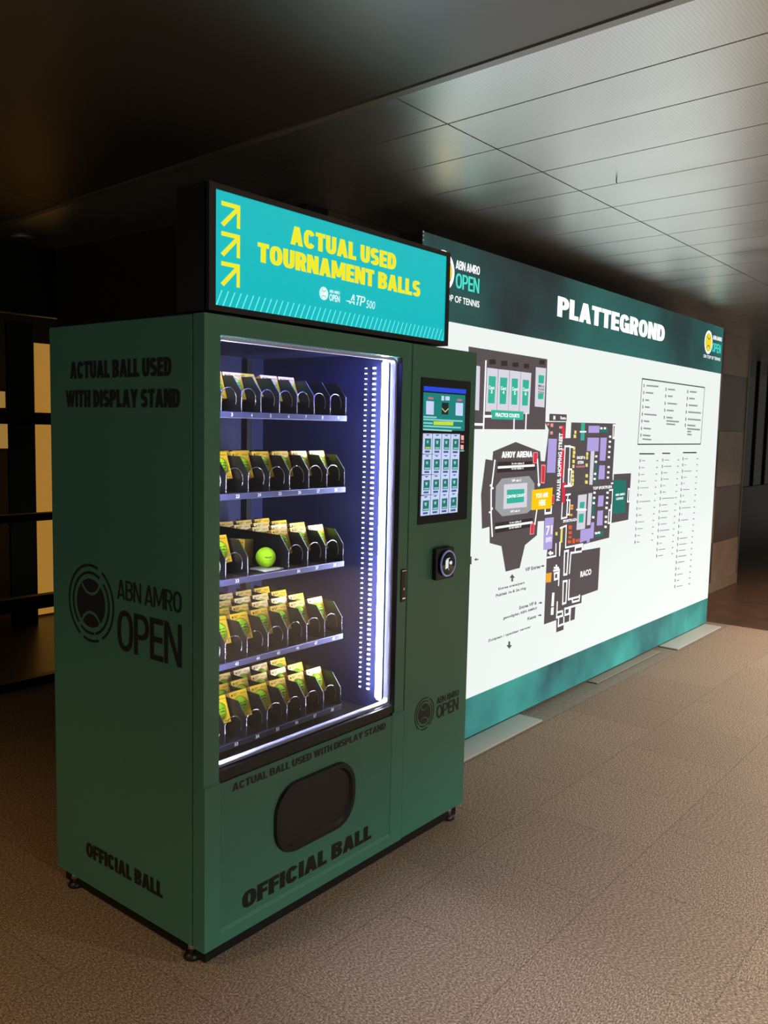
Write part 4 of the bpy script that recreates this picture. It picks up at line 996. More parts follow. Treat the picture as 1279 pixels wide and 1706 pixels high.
('N',3,[(1.1525,1.3477),(1.1816,1.3481),(1.167,1.3419)]),
('g',3,[(1.1509,1.3322),(1.1874,1.3327),(1.1873,1.2919),(1.1508,1.2918)]),
('w',4,[(1.155,1.3001),(1.1831,1.3003),(1.1831,1.2949),(1.1549,1.2948)]),
('w',4,[(1.1597,1.324),(1.1743,1.3241),(1.1711,1.3134),(1.1617,1.3139)]),
('N',3,[(1.1503,1.287),(1.1836,1.2871),(1.1836,1.2793),(1.1502,1.2793)]),
('W',2,[(1.199,1.352),(1.2601,1.3531),(1.2601,1.2738),(1.1989,1.2739)]),
('N',3,[(1.2144,1.3487),(1.2444,1.3491),(1.2293,1.3429)]),
('g',3,[(1.2117,1.333),(1.2514,1.3335),(1.2514,1.2921),(1.2117,1.292)]),
('w',4,[(1.2159,1.3004),(1.2471,1.3006),(1.2471,1.2951),(1.2159,1.295)]),
('w',4,[(1.2229,1.3247),(1.2358,1.3248),(1.2336,1.3151),(1.224,1.315)]),
('N',3,[(1.2122,1.2871),(1.2466,1.2872),(1.2466,1.2793),(1.2122,1.2793)]),
('p',2,[(1.2698,1.5742),(1.2895,1.5731),(1.2905,1.555),(1.2708,1.5562)]),
('p',2,[(1.2686,1.5369),(1.2894,1.5362),(1.2904,1.518),(1.2696,1.5188)]),
('r',2,[(1.27,1.5513),(1.2919,1.5508),(1.2923,1.5441),(1.2703,1.5447)]),
('w',2,[(1.2665,1.5152),(1.295,1.515),(1.2952,1.5113),(1.2667,1.5115)]),
]
# ================================================================ the place
CH = 2.6
b = MB(); b.poly([(-4, -5, 0), (5.9, -5, 0), (5.9, .3, 0), (1.55, .3, 0), (1.55, 2.9, 0), (-4, 2.9, 0)], 'carpet'); struct(b, 'floor')
b = MB(); b.box(1.55, 5.9, .302, .915, -.05, -.001, 'strip_stone'); struct(b, 'floor_strip')
b = MB(); b.box(5.9, 14, -5, 3, -.05, -.002, 'stone'); b.box(-4, 5.9, 2.9, 6, -.05, -.002, 'stone'); struct(b, 'floor_stone')
# ceiling: metal panels with open joints under a dark soffit
b = MB()
def cpanel(x0, x1, y0, y1, m='ceil'):
    sh = lambda x, y: x+.08*(y+.19)
    g = .0035
    P = [(sh(x0, y0)+g, y0+g), (sh(x1, y0)-g, y0+g), (sh(x1, y1)-g, y1-g), (sh(x0, y1)+g, y1-g)]
    b.prism([(a, c, CH) for a, c in P], 'z', (0, 0, .02), m)
xs = [.59, .871, 1.184, 1.521]
while xs[-1] < 13: xs.append(xs[-1]+.325)
ys = [-5.0, -2.58, -.178, 2.22, 6.0]
for y0, y1 in zip(ys, ys[1:]):
    for x0, x1 in zip(xs, xs[1:]): cpanel(x0, x1, y0, y1)
for y0, y1 in ((-5, -1.9), (-1.9, 1.9), (1.9, 6)): cpanel(-4, .552, y0, y1, 'ceil_smooth')
P = [(.556+.08*(y+.19), y) for y in (-5, 6)]
b.prism([(P[0][0], -5, CH-.004), (P[0][0]+.03, -5, CH-.004), (P[1][0]+.03, 6, CH-.004), (P[1][0], 6, CH-.004)], 'z', (0, 0, .02), 'ceil_trim')
b.box(-4.3, 14, -5, 6, CH+.03, CH+.06, 'gap')
struct(b, 'ceiling')
b = MB(); b.box(1.35, 8.13, .925, 1.15, 0, CH, 'gap')
for i in range(8):
    for j, (z0, z1) in enumerate(((.1, .505), (.505, 1.07), (1.07, 1.635), (1.635, 2.2), (2.2, CH))):
        x1 = 8.13-.83*i; b.box(x1-.827, x1, .915, .925, z0+.0015, z1-.0015, 'tile_light' if (i+j) % 2 == 0 else 'tile_dark')
b.box(1.35, 8.13, .900, .915, 0, .1, 'strip_stone')
struct(b, 'wall_back')
b = MB(); b.box(8.13, 8.15, .905, 1.15, 0, CH-.02, 'ceil_trim'); struct(b, 'trim_1')
b = MB(); b.box(8.15, 13.8, 1.6, 1.7, 0, CH, 'black_glass')
for i in range(9): b.box(8.75+.55*i, 8.78+.55*i, 1.575, 1.6, 0, CH, 'frame')
b.box(8.15, 13.8, 1.57, 1.6, 0, .9, 'frame')
struct(b, 'wall_right')
# the glazed partition and lit rooms on the left
b = MB()
for z0, z1 in ((0, .055), (.47, .55), (1.0, 1.045), (1.57, 1.64), (2.2, CH)): b.box(-4, 1.35, 2.9, 2.96, z0, z1, 'frame')
for x in (-3.0, -1.6, -.2): b.box(x, x+.07, 2.9, 2.96, 0, CH, 'frame')
struct(b, 'window_1')
b = MB(); b.box(-4, 5.9, 5.4, 5.5, 0, CH, 'dark_wall'); struct(b, 'wall_far')
b = MB(); b.box(1.3, 1.35, 1.15, 2.9, 0, CH, 'dark_wall'); b.box(1.35, 2.6, 1.0, 1.1, 0, CH, 'dark_wall'); struct(b, 'wall_side')
t = thing('wall_lamp_panel', 'tall amber glowing wall panel behind the glazed partition at far left', 'light panel', (2.35, 4.6, 0))
MB().box(2.06, 2.9, 4.6, 4.64, .02, 2.2, 'amber').build('lit_panel', t)  # lamplight falling on the wall is put into its colour as emission
t = thing('dark_column', 'broad black column left of the amber glowing panel', 'column', (1.9, 4.5, 0))
MB().box(1.79, 2.0, 4.4, 4.43, 0, 2.3, 'black').build('shaft', t); MB().box(1.79, 2.002, 4.39, 4.44, 2.3, 2.33, 'frame').build('cap', t)
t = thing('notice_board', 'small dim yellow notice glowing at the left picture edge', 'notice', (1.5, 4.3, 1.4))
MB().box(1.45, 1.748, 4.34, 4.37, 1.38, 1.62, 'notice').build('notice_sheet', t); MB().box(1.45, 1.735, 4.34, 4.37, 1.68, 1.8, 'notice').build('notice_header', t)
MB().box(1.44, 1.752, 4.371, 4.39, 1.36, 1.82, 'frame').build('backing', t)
# lamps and glass sparkles
def downlight(x, y, lens, label, watts=0, col=(1, 1, 1), ang=120):
    t = thing('ceiling_downlight', label, 'ceiling light', (x, y, CH), group='recessed ceiling downlights')
    MB().lathe([(.045, -.012), (.065, -.01), (.068, 0), (.045, 0)], (x, y, CH), 'z', 'ceil_trim', 24).build('trim_ring', t)
    MB().lathe([(.001, -.010), (.043, -.010), (.043, -.002)], (x, y, CH), 'z', lens, 24).build('lens', t)
    if watts:
        l = bpy.data.lights.new('downlight_lamp', 'SPOT'); l.energy = watts; l.color = col; l.spot_size = math.radians(ang); l.spot_blend = .7; l.shadow_soft_size = .05
        o = bpy.data.objects.new('downlight_lamp', l); COL.objects.link(o); o.parent = t; o.location = (0, 0, -.03)
downlight(1.02, 2.75, 'dim_lens', 'faint switched-off ceiling downlight at upper left above the partition')
for (x, y, w, c, a), nm in zip(DOWN, ('behind the camera', 'in front of the machine', 'in front of the lit map', 'over the amber floor at left', 'over the dark floor at far right')):
    downlight(x, y, 'lamp_lens', 'warm recessed ceiling downlight '+nm, w, c, a)
for cx, cz, n, lb in ((9.35, 1.87, 14, 'larger sparkling cluster of tiny lamps in the dark glass'), (9.0, 2.2, 6, 'smaller sparkling cluster of tiny lamps, higher up in the dark glass')):
    t = thing('lamp_cluster', lb, 'lamp', (cx, 1.5, cz), group='sparkling lamps at the far right')
    MB().tube([(cx, 1.5, cz), (cx, 1.5, CH)], .004, 'frame').build('cord', t)
    m = MB()
    for i in range(n):
        m.sphere((cx+random.uniform(-.09, .09), 1.5+random.uniform(-.05, .05), cz+random.uniform(-.1, .1)), random.uniform(.006, .014), 'sparkle', 8, 6)
    m.build('bulbs', t)  # glowing beads and cord added in place of reflections in the glass
t = thing('ceiling_hook', 'tiny dark hook hanging from the bright ceiling panels', 'hook', (1.747, -.385, CH))
MB().tube([(1.747, -.385, CH+.002), (1.747, -.385, CH-.018), (1.752, -.385, CH-.022)], .0022, 'frame', 6).build('hook_wire', t)
# floor plates under the map
for n, (x0, x1, y0, y1, z, m, lb) in enumerate(((1.72, 2.632, .30, .452, .012, 'steel_plate', 'pale steel base plate nearest the vending machine'),
        (3.51, 4.6, .385, .452, .008, 'plate_tan', 'slim tan base plate with rounded corners at the middle of the map'),
        (4.73, 5.74, .31, .452, .012, 'steel_plate', 'pale base plate under the far end of the map'))):
    o = MB().box(x0, x1, y0, y1, .0, z, m, .003).build('base_plate'); tag(o, lb, 'base plate', 'base plates along the foot of the lit map')

# ================================================================ map light box
Y = .4556
t = thing('map_sign', 'big glowing white venue map board with dark header and teal foot', 'sign', (3.7, .52, 0))
b = MB(); b.box(1.609, 5.80, Y+.004, Y+.13, .012, 2.470, 'frame'); b.build('frame', t)
MB().poly([(1.612, Y, .2242), (5.797, Y, .2242), (5.797, Y, 2.0974), (1.612, Y, 2.0974)], 'lit').build('lit_face', t)
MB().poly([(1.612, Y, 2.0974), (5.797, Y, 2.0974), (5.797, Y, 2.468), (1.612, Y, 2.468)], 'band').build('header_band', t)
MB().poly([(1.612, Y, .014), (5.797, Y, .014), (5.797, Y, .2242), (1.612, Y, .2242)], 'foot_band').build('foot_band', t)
# the printed plan, split into its separate drawings
PLAN = dict((k, MB()) for k in ('practice_courts_plan', 'arena_plan', 'hall_plan', 'entrance_plan', 'symbol_legend', 'company_list0', 'company_list1', 'company_list2', 'route_arrows'))
def region(c, l, x, z):
    if x > 4.0: return 'symbol_legend' if z > 1.46 else 'company_list%d' % (0 if x < 4.62 else 1 if x < 5.06 else 2)
    if c in 'Dd' and l == 1: return 'route_arrows'
    if x < 2.87 and z > 1.62: return 'practice_courts_plan'
    if x < 2.845 or (x < 2.9 and 1.16 < z < 1.4): return 'arena_plan'
    return 'hall_plan' if z > .93 else 'entrance_plan'
for c, l, pts in MAP:
    k = region(c, l, sum(p[0] for p in pts)/len(pts), sum(p[1] for p in pts)/len(pts)); flat(PLAN[k], pts, Y-.0007*l, 'm_'+c)
ttl = MB(); lg = [MB(), MB()]
for s, c, l, x0, x1, z0, z1, bold, rot in TXT:
    y = Y-.0007*l
    if s == 'PLATTEGROND': ttl.text(s, (x0, y, z0), X, Z, x1-x0, z1-z0, 'm_W', bold)
    elif l == 2: lg[0 if x0 < 3 else 1].text(s, (x0, y, z0), X, Z, x1-x0, z1-z0, 'm_'+c, bold)
    elif rot: PLAN['hall_plan'].text(s, (x1, y, z0), Z, (-1, 0, 0), z1-z0, x1-x0, 'm_'+c, bold)
    elif c == 'D' and l == 1: MB().text(s, (x0, y, z0), X, Z, x1-x0, z1-z0, 'm_'+c, bold).build('route_caption', t)
    else: PLAN[region(c, l, (x0+x1)/2, z0)].text(s, (x0, y, z0), X, Z, x1-x0, z1-z0, 'm_'+c, bold)
for k, mb in PLAN.items(): mb.build(k.rstrip('012'), t)
ttl.build('title_lettering', t)
for m, cx in zip(lg, (1.776, 5.446)):
    O = (cx, Y-.0014, 2.322)
    m.disc(O, X, Z, .091, 'm_W'); m.disc((cx, Y-.0021, 2.322), X, Z, .070, 'm_D')
    m.ball_logo((cx, Y-.0028, 2.322), X, Z, .1, 'm_B', 'm_B', rings=False, inner=.66)
    m.build('event_logo', t)
for z in (2.43, 2.449, 2.466): MB().sphere((1.612, Y-.001, z), .006, 'chrome', 10, 6).build('frame_screw', t)

# ================================================================ vending machine
VW, VD, ZB, ZT = 1.374, .78, .05, 1.90
vm = thing('vending_machine', 'dark green vending machine with glass front full of yellow ball boxes', 'vending machine', (.69, .39, 0))
def sub(mb, name, parent, label=None): return mb.build(name, parent, True, label)
b = MB()
b.box(0, .03, .052, VD, ZB, ZT, 'green', .002); b.box(.905, VW, .052, VD, ZB, ZT, 'green', .002)
b.box(.03, .905, .72, VD, ZB, ZT, 'green'); b.box(.03, .905, .052, .72, 1.862, ZT, 'green'); b.box(.03, .905, .052, .72, ZB, .54, 'green')
sub(b, 'cabinet', vm)
b = MB()   # liner of the glazed compartment
b.poly([(.031, .052, .542), (.031, .052, 1.861), (.031, .719, 1.861), (.031, .719, .542)], 'liner')
b.poly([(.904, .052, .542), (.904, .719, .542), (.904, .719, 1.861), (.904, .052, 1.861)], 'liner')
b.poly([(.031, .719, .542), (.031, .719, 1.861), (.904, .719, 1.861), (.904, .719, .542)], 'liner')
b.poly([(.031, .052, 1.861), (.904, .052, 1.861), (.904, .719, 1.861), (.031, .719, 1.861)], 'liner')
b.poly([(.031, .052, .542), (.031, .719, .542), (.904, .719, .542), (.904, .052, .542)], 'tray')
b.box(.79, .815, .69, .718, .56, 1.85, 'tray')
sub(b, 'liner', vm)
for x, y in ((.022, .075), (.022, .70), (1.30, .022), (1.30, .70)):
    b = MB(); b.lathe([(.014, .02), (.014, .052)], (x, y, 0), 'z', 'chrome', 14); b.lathe([(.026, 0), (.028, .006), (.02, .016), (.012, .02)], (x, y, 0), 'z', 'black', 18); sub(b, 'levelling_foot', vm)
MB().box(.02, VW-.03, .014, VD-.02, .006, ZB, 'gap').build('plinth', vm).location = (-vm.location[0], -vm.location[1], -vm.location[2])  # black block added for the shade under the machine
# --- glazed door
door = MB()
def frame_face(b, x0, x1, z0, z1, hx0, hx1, hz0, hz1, y0, y1, m):
    b.box(x0, hx0, y0, y1, z0, z1, m); b.box(hx1, x1, y0, y1, z0, z1, m); b.box(hx0, hx1, y0, y1, hz1, z1, m); b.box(hx0, hx1, y0, y1, z0, hz0, m)
frame_face(door, 0, .947, ZB, ZT, .057, .893, .548, 1.845, 0.0, .047, 'green')
d = sub(door, 'door', vm)
b = MB()   # lower panel: recessed field with sloping edges, set in front of the door skin
x0, x1, z0, z1 = .06, .8785, .086, .548
R0 = [(x0, z0), (x1, z0), (x1, z1), (x0, z1)]; R1 = [(x0+.006, z0+.012), (x1-.004, z0+.012), (x1-.004, z1), (x0+.006, z1)]
ox0, ox1, oz0 = .0005, .9465, .0505
y = -.0045
b.poly([(ox0, y, oz0), (ox1, y, oz0), (x1, y, z0), (x0, y, z0)], 'green'); b.poly([(ox1, y, oz0), (ox1, y, .548), (x1, y, z1), (x1, y, z0)], 'green'); b.poly([(ox0, y, .548), (ox0, y, oz0), (x0, y, z0), (x0, y, z1)], 'green')
for i in (0, 1, 3):
    j = (i+1) % 4; b.poly([(R0[i][0], y, R0[i][1]), (R0[j][0], y, R0[j][1]), (R1[j][0], -.0008, R1[j][1]), (R1[i][0], -.0008, R1[i][1])], 'green')
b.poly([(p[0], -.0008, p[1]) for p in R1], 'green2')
b.poly([(ox0, y, oz0), (ox0, 0, oz0), (ox1, 0, oz0), (ox1, y, oz0)], 'green'); b.poly([(ox0, y, .548), (ox0, 0, .548), (ox0, 0, oz0), (ox0, y, oz0)], 'green')
b.poly([(ox1, y, oz0), (ox1, 0, oz0), (ox1, 0, .548), (ox1, y, .548)], 'green')
for xa, xb in ((ox0, x0), (x1, ox1)): b.poly([(xa, y, .548), (xb, y, .548), (xb, 0, .556), (xa, 0, .556)], 'green')
sub(b, 'lower_panel', d)
MB().box(.058, .892, .004, .046, .549, .583, 'black').build('sill', d)
MB().box(.8905, .8935, .0005, .0215, .583, 1.8445, 'black').build('seal', d)  # black strip added to keep the LED-lit door reveal dark
def rrect(x0, x1, z0, z1, r, n=6):
    P = []
    for cx, cz, a in ((x1-r, z0+r, -90), (x1-r, z1-r, 0), (x0+r, z1-r, 90), (x0+r, z0+r, 180)):
        for i in range(n+1): w = math.radians(a+90*i/n); P.append((cx+r*math.cos(w), cz+r*math.sin(w)))
    return P
def loop(b, P0, y0, P1, y1, m, smooth=False):
    n = len(P0); b.add([(p[0], y0, p[1]) for p in P0]+[(p[0], y1, p[1]) for p in P1], [(i, (i+1) % n, n+(i+1) % n, n+i) for i in range(n)], m, smooth)
b = MB(); go = rrect(.059, .891, .585, 1.843, .022); gi = rrect(.068, .882, .594, 1.834, .016)
loop(b, go, .026, go, .022, 'gasket'); loop(b, go, .022, gi, .022, 'gasket'); loop(b, gi, .022, gi, .045, 'gasket'); sub(b, 'gasket', d)
MB().box(.058, .892, .027, .031, .584, 1.844, 'glass').build('window_glass', d)
# LED tube on the door jamb, its reflections as glowing dots on the inner wall, LED dots along the head
b = MB(); b.tube([(.884, .075, .60), (.884, .075, 1.828)], .0085, 'led', 10); b.box(.892, .896, .062, .088, .585, 1.84, 'gasket'); sub(b, 'led_tube', d)
b = MB(); b.tube([(.068, .060, .60), (.068, .060, 1.828)], .006, 'led', 10); b.box(.058, .062, .048, .072, .585, 1.84, 'gasket'); sub(b, 'led_tube', d)
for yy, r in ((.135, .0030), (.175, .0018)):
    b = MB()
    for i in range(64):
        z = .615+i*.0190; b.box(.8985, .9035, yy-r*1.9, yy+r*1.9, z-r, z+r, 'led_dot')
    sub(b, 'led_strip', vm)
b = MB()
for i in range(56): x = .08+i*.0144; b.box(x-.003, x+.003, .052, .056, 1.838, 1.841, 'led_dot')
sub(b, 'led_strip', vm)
b = MB(); b.box(.1, .8, .145, .165, 1.856, 1.8605, 'led_blue'); sub(b, 'top_lamp', vm)
# door lettering, hatch, lock
def word(parent, name, s, x0, x1, z0, z1, y, m='decal', bold=.07): return MB().text(s, (x0, y, z0), X, Z, x1-x0, z1-z0, m, bold).build(name, parent)
word(d, 'lettering', 'ACTUAL BALL USED WITH DISPLAY STAND', .108, .842, .5085, .5325, -.0016)
word(d, 'lettering', 'OFFICIAL BALL', .150, .772, .119, .1735, -.0016, bold=.085)
def stadium(cx, cz, hw, hh, r, n=12): return rrect(cx-hw, cx+hw, cz-hh, cz+hh, r, n)
hatch = MB(); c = (.4745, .342)
S0 = stadium(*c, .194, .118, .098); S1 = stadium(*c, .190, .114, .094); S2 = stadium(*c, .176, .100, .082); S3 = stadium(*c, .168, .092, .076)
loop(hatch, S0, -.001, S1, -.012, 'black', True); loop(hatch, S1, -.012, S2, -.012, 'black'); loop(hatch, S2, -.012, S3, .0, 'black')
h = sub(hatch, 'pickup_hatch', vm)
b = MB(); flat(b, S3[::-1], -.0016, mat('hatch_flap', (30, 25, 26), .5)); sub(b, 'flap', h)
lk = MB(); lk.box(.912, .938, -.004, .002, .965, 1.085, 'black', .001); l_ = sub(lk, 'lock', vm)
sub(MB().box(.912, .938, -.007, -.004, 1.078, 1.082, 'chrome'), 'lock_bar', l_); sub(MB().lathe([(.006, -.004), (.006, -.007)], (.926, 0, 1.012), 'y', 'chrome', 12), 'keyhole', l_); sub(MB().box(.918, .934, -.006, -.004, .975, .98, 'chrome'), 'latch', l_)
# --- control door on the right
cd = sub(MB().box(.952, VW, -.001, .047, ZB, ZT, 'green', .0015), 'control_door', vm)
b = MB(); b.box(.9475, .9515, .01, .047, ZB+.001, ZT-.001, 'gap'); b.box(.001, .006, .0475, .0515, ZB+.002, ZT-.002, 'gap'); b.box(VW-.006, VW-.001, .0475, .0515, ZB+.002, ZT-.002, 'gap'); b.box(.006, VW-.006, .0475, .0515, ZT-.006, ZT-.002, 'gap'); b.box(.006, VW-.006, .0475, .0515, ZB+.002, ZB+.006, 'gap'); sub(b, 'door_gap', vm)
ts = sub(MB().box(1.004, 1.332, -.0045, 0, 1.2415, 1.783, 'bezel', .001), 'touch_screen', vm)
b = MB(); gtile = []
names = {}
for c, l, pts in SCR: flat(b, pts, -.0052-.0005*l, 's_'+c)
sub(b, 'menu_display', ts)
cr = MB(); cr.box(1.105, 1.222, -.024, 0, 1.022, 1.142, 'black', .004); cr = sub(cr, 'card_reader', vm)
b = MB(); b.lathe([(.050, -.024), (.050, -.033), (.046, -.036)], (1.165, 0, 1.084), 'y', 'bezel', 40); sub(b, 'reader_disc', cr)
b = MB(); b.ring((1.165, -.0365, 1.084), X, Z, .045, .050, 0, 360, 'ring', 40); b.ring((1.165, -.0335, 1.084), X, Z, .0495, .0512, 0, 360, 'ring', 40); sub(b, 'light_ring', cr)
b = MB(); yy = -.0366
flat(b, [(1.144, 1.064), (1.164, 1.067), (1.165, 1.101), (1.145, 1.098)], yy, 'card_white')
flat(b, [(1.150, 1.100), (1.174, 1.103), (1.173, 1.106), (1.150, 1.103)], yy, 'card_white')
flat(b, [(1.168, 1.086), (1.175, 1.080), (1.184, 1.077), (1.190, 1.083), (1.188, 1.091), (1.180, 1.093), (1.172, 1.089)], yy, 'card_white')
flat(b, [(1.166, 1.059), (1.169, 1.059), (1.169, 1.063), (1.166, 1.063)], yy, 'card_white'); sub(b, 'reader_symbol', cr)
b = MB(); O = (1.081, -.0022, .504); b.ball_logo(O, X, Z, .064, 'decal'); b.text('ABN AMRO', (1.163, -.0022, .521), X, Z, .154, .026, 'decal', .05); b.text('OPEN', (1.163, -.0022, .462), X, Z, .154, .052, 'decal', .05); sub(b, 'event_logo', cd)
# --- side lettering (plane x = 0, read from the back to the front)
U = (0, -1, 0); xx = -.0008
b = MB(); b.text('ACTUAL BALL USED', (xx, .659, 1.731), U, Z, .517, .054, 'decal', .085); sub(b, 'side_lettering', vm); b = MB(); b.text('WITH DISPLAY STAND', (xx, .686, 1.641), U, Z, .582, .054, 'decal', .085); sub(b, 'side_lettering', vm)
b = MB(); b.ball_logo((xx, .557, 1.014), U, Z, .128, 'decal'); b.text('ABN AMRO', (xx, .413, 1.050), U, Z, .316, .062, 'decal', .05); b.text('OPEN', (xx, .413, .889), U, Z, .316, .128, 'decal', .05); sub(b, 'event_logo', vm)
b = MB(); b.text('OFFICIAL BALL', (xx, .600, .150), U, Z, .41, .050, 'decal', .085); sub(b, 'side_lettering', vm)
# --- shelves
RZ = [1.636, 1.3845, 1.118, .8525, .590]          # top of each price rail
LX = []                                            # lane left edges per shelf
for r in range(5):
    n = 9 if r == 0 else 8; w = .0815 if r == 0 else .0915
    LX.append([.0185+w*i for i in range(n+1)])
for r in range(5):
    z = RZ[r]; xs_ = LX[r]; w = xs_[1]-xs_[0]
    sh = sub(MB().box(.034, .755, .146, .60, z-.014, z-.002, 'tray'), 'shelf', vm)
    rail = MB(); rail.box(.034, .757, .138, .146, z-.019, z, 'rail' if r < 4 else 'rail_dark', .001)
    if r == 4: rail.box(.034, .757, .137, .1385, z-.001, z+.001, 'rail')
    sub(rail, 'price_rail', sh)
    for i, x in enumerate(xs_):
        if x < .034 or (r == 2 and i == 4): continue   # slots 34 and 35 share one wide lane
        zz = z-.002
        pr = [(.1405, zz), (.1405, z+.064), (.181, z+.113), (.60, z+.118), (.60, zz)]
        b = MB(); b.prism([(x-.001, a, c) for a, c in pr], 'x', (.002, 0, 0), 'divider'); b.tube([(x, .1395, z), (x, .1395, z+.064)], .0011, 'wire', 6); sub(b, 'lane_divider', sh)
    for i in range(len(xs_)-1):
        cx = (xs_[i]+xs_[i+1])/2
        if cx < .08 or (r == 2 and i in (3, 4)): continue
        R_ = w*.44; P = []
        for k in range(24):
            a = math.radians(195-k*9.6); P.append((cx-R_*math.cos(a)*-1*.97,   .150+.008*k/24, z+.038+R_*math.sin(a)))
        sub(MB().tube(P, .0011, 'wire', 6), 'wire_coil', sh)
        for xr in (xs_[i]+.012, xs_[i+1]-.020): pass
        b = MB(); b.box(xs_[i]+.010, xs_[i]+.016, .225, .59, z-.002, z+.0125, 'tray'); b.box(xs_[i+1]-.016, xs_[i+1]-.010, .225, .59, z-.002, z+.0125, 'tray'); sub(b, 'lane_runner', sh)
        num = '%d' % (i+1) if r == 0 else '%d%d' % (r+1, i+1)
        hh = .0115; ww = .0075*len(num)
        dz = z-.0145 if r < 4 else z-.014
        sub(MB().text(num, (cx-ww/2, .1372, dz), X, Z, ww, hh, 'white_txt', .04), 'slot_number', sh)
# ================================================================ header sign on top of the machine
hs = thing('illuminated_header', 'glowing turquoise header sign standing on top of the vending machine', 'sign', (.594, .06, 1.90))
b = MB(); frame_face(b, .016, 1.172, 1.909, 2.252, .040, 1.151, 1.925, 2.236, 0.0, .02, 'frame'); b.box(.016, 1.172, .012, .14, 1.909, 2.252, 'frame'); b.build('frame', hs)
for x in (.10, 1.05): MB().box(x, x+.05, .03, .10, 1.9, 1.909, 'black').build('bracket', hs)
y = .004; MB().poly([(.040, y, 1.925), (1.151, y, 1.925), (1.151, y, 2.236), (.040, y, 2.236)], 'h_face').build('display_face', hs)
y = .0032
for i in range(3):
    zt = 2.209-.081*i; b = MB(); x0, x1, h = .062, .1305, .064
    flat(b, [(x0, zt-.012), (x1, zt-.012), (x1, zt), (x0, zt)], y, 'h_yellow'); flat(b, [(x1-.012, zt-h), (x1, zt-h), (x1, zt-.012), (x1-.012, zt-.012)], y, 'h_yellow')
    flat(b, [(x0-.002, zt-h+.004), (x0+.009, zt-h-.004), (x1-.006, zt-.016), (x1-.015, zt-.008)], y-.0003, 'h_yellow'); b.build('arrow', hs)
b = MB(); b.text('ACTUAL USED', (.331, y, 2.1395), X, Z, .516, .055, 'h_yellow', .085); b.build('lettering', hs); b = MB(); b.text('TOURNAMENT BALLS', (.198, y, 2.067), X, Z, .793, .055, 'h_yellow', .085); b.build('lettering', hs)
b = MB()
for i in range(47):
    x = .045+i*.0237; f = lambda a: min(max(a, .0405), 1.1505)
    flat(b, [(f(x-.002), 1.9255), (f(x+.002), 1.9255), (f(x+.022), 1.968), (f(x+.018), 1.968)], y, 'h_line')
b.build('line_pattern', hs)
b = MB(); O = (.481, y, 2.0135); b.ring(O, X, Z, .0175, .0205, 0, 360, 'h_white', 30); b.ball_logo((.481, y-.0003, 2.0135), X, Z, .026, 'h_white', rings=False, inner=.66)
b.text('ABN AMRO', (.507, y, 2.0195), X, Z, .05, .010, 'h_white', .03); b.text('OPEN', (.507, y, 1.9945), X, Z, .05, .022, 'h_white', .03); b.build('event_logo', hs)
b = MB(); b.text('ATP', (.604, y, 1.997), X, Z, .075, .032, 'h_white', .05, .25); flat(b, [(.585, 2.006), (.60, 2.0035), (.66, 2.0105), (.66, 2.0125)], y-.0004, 'h_face')
flat(b, [(.583, 2.0045), (.605, 2.007), (.612, 2.0005), (.600, 2.002)], y-.0006, 'h_white'); b.text('500', (.690, y, 1.994), X, Z, .045, .026, 'h_white', .0, .12); b.build('tour_logo', hs)
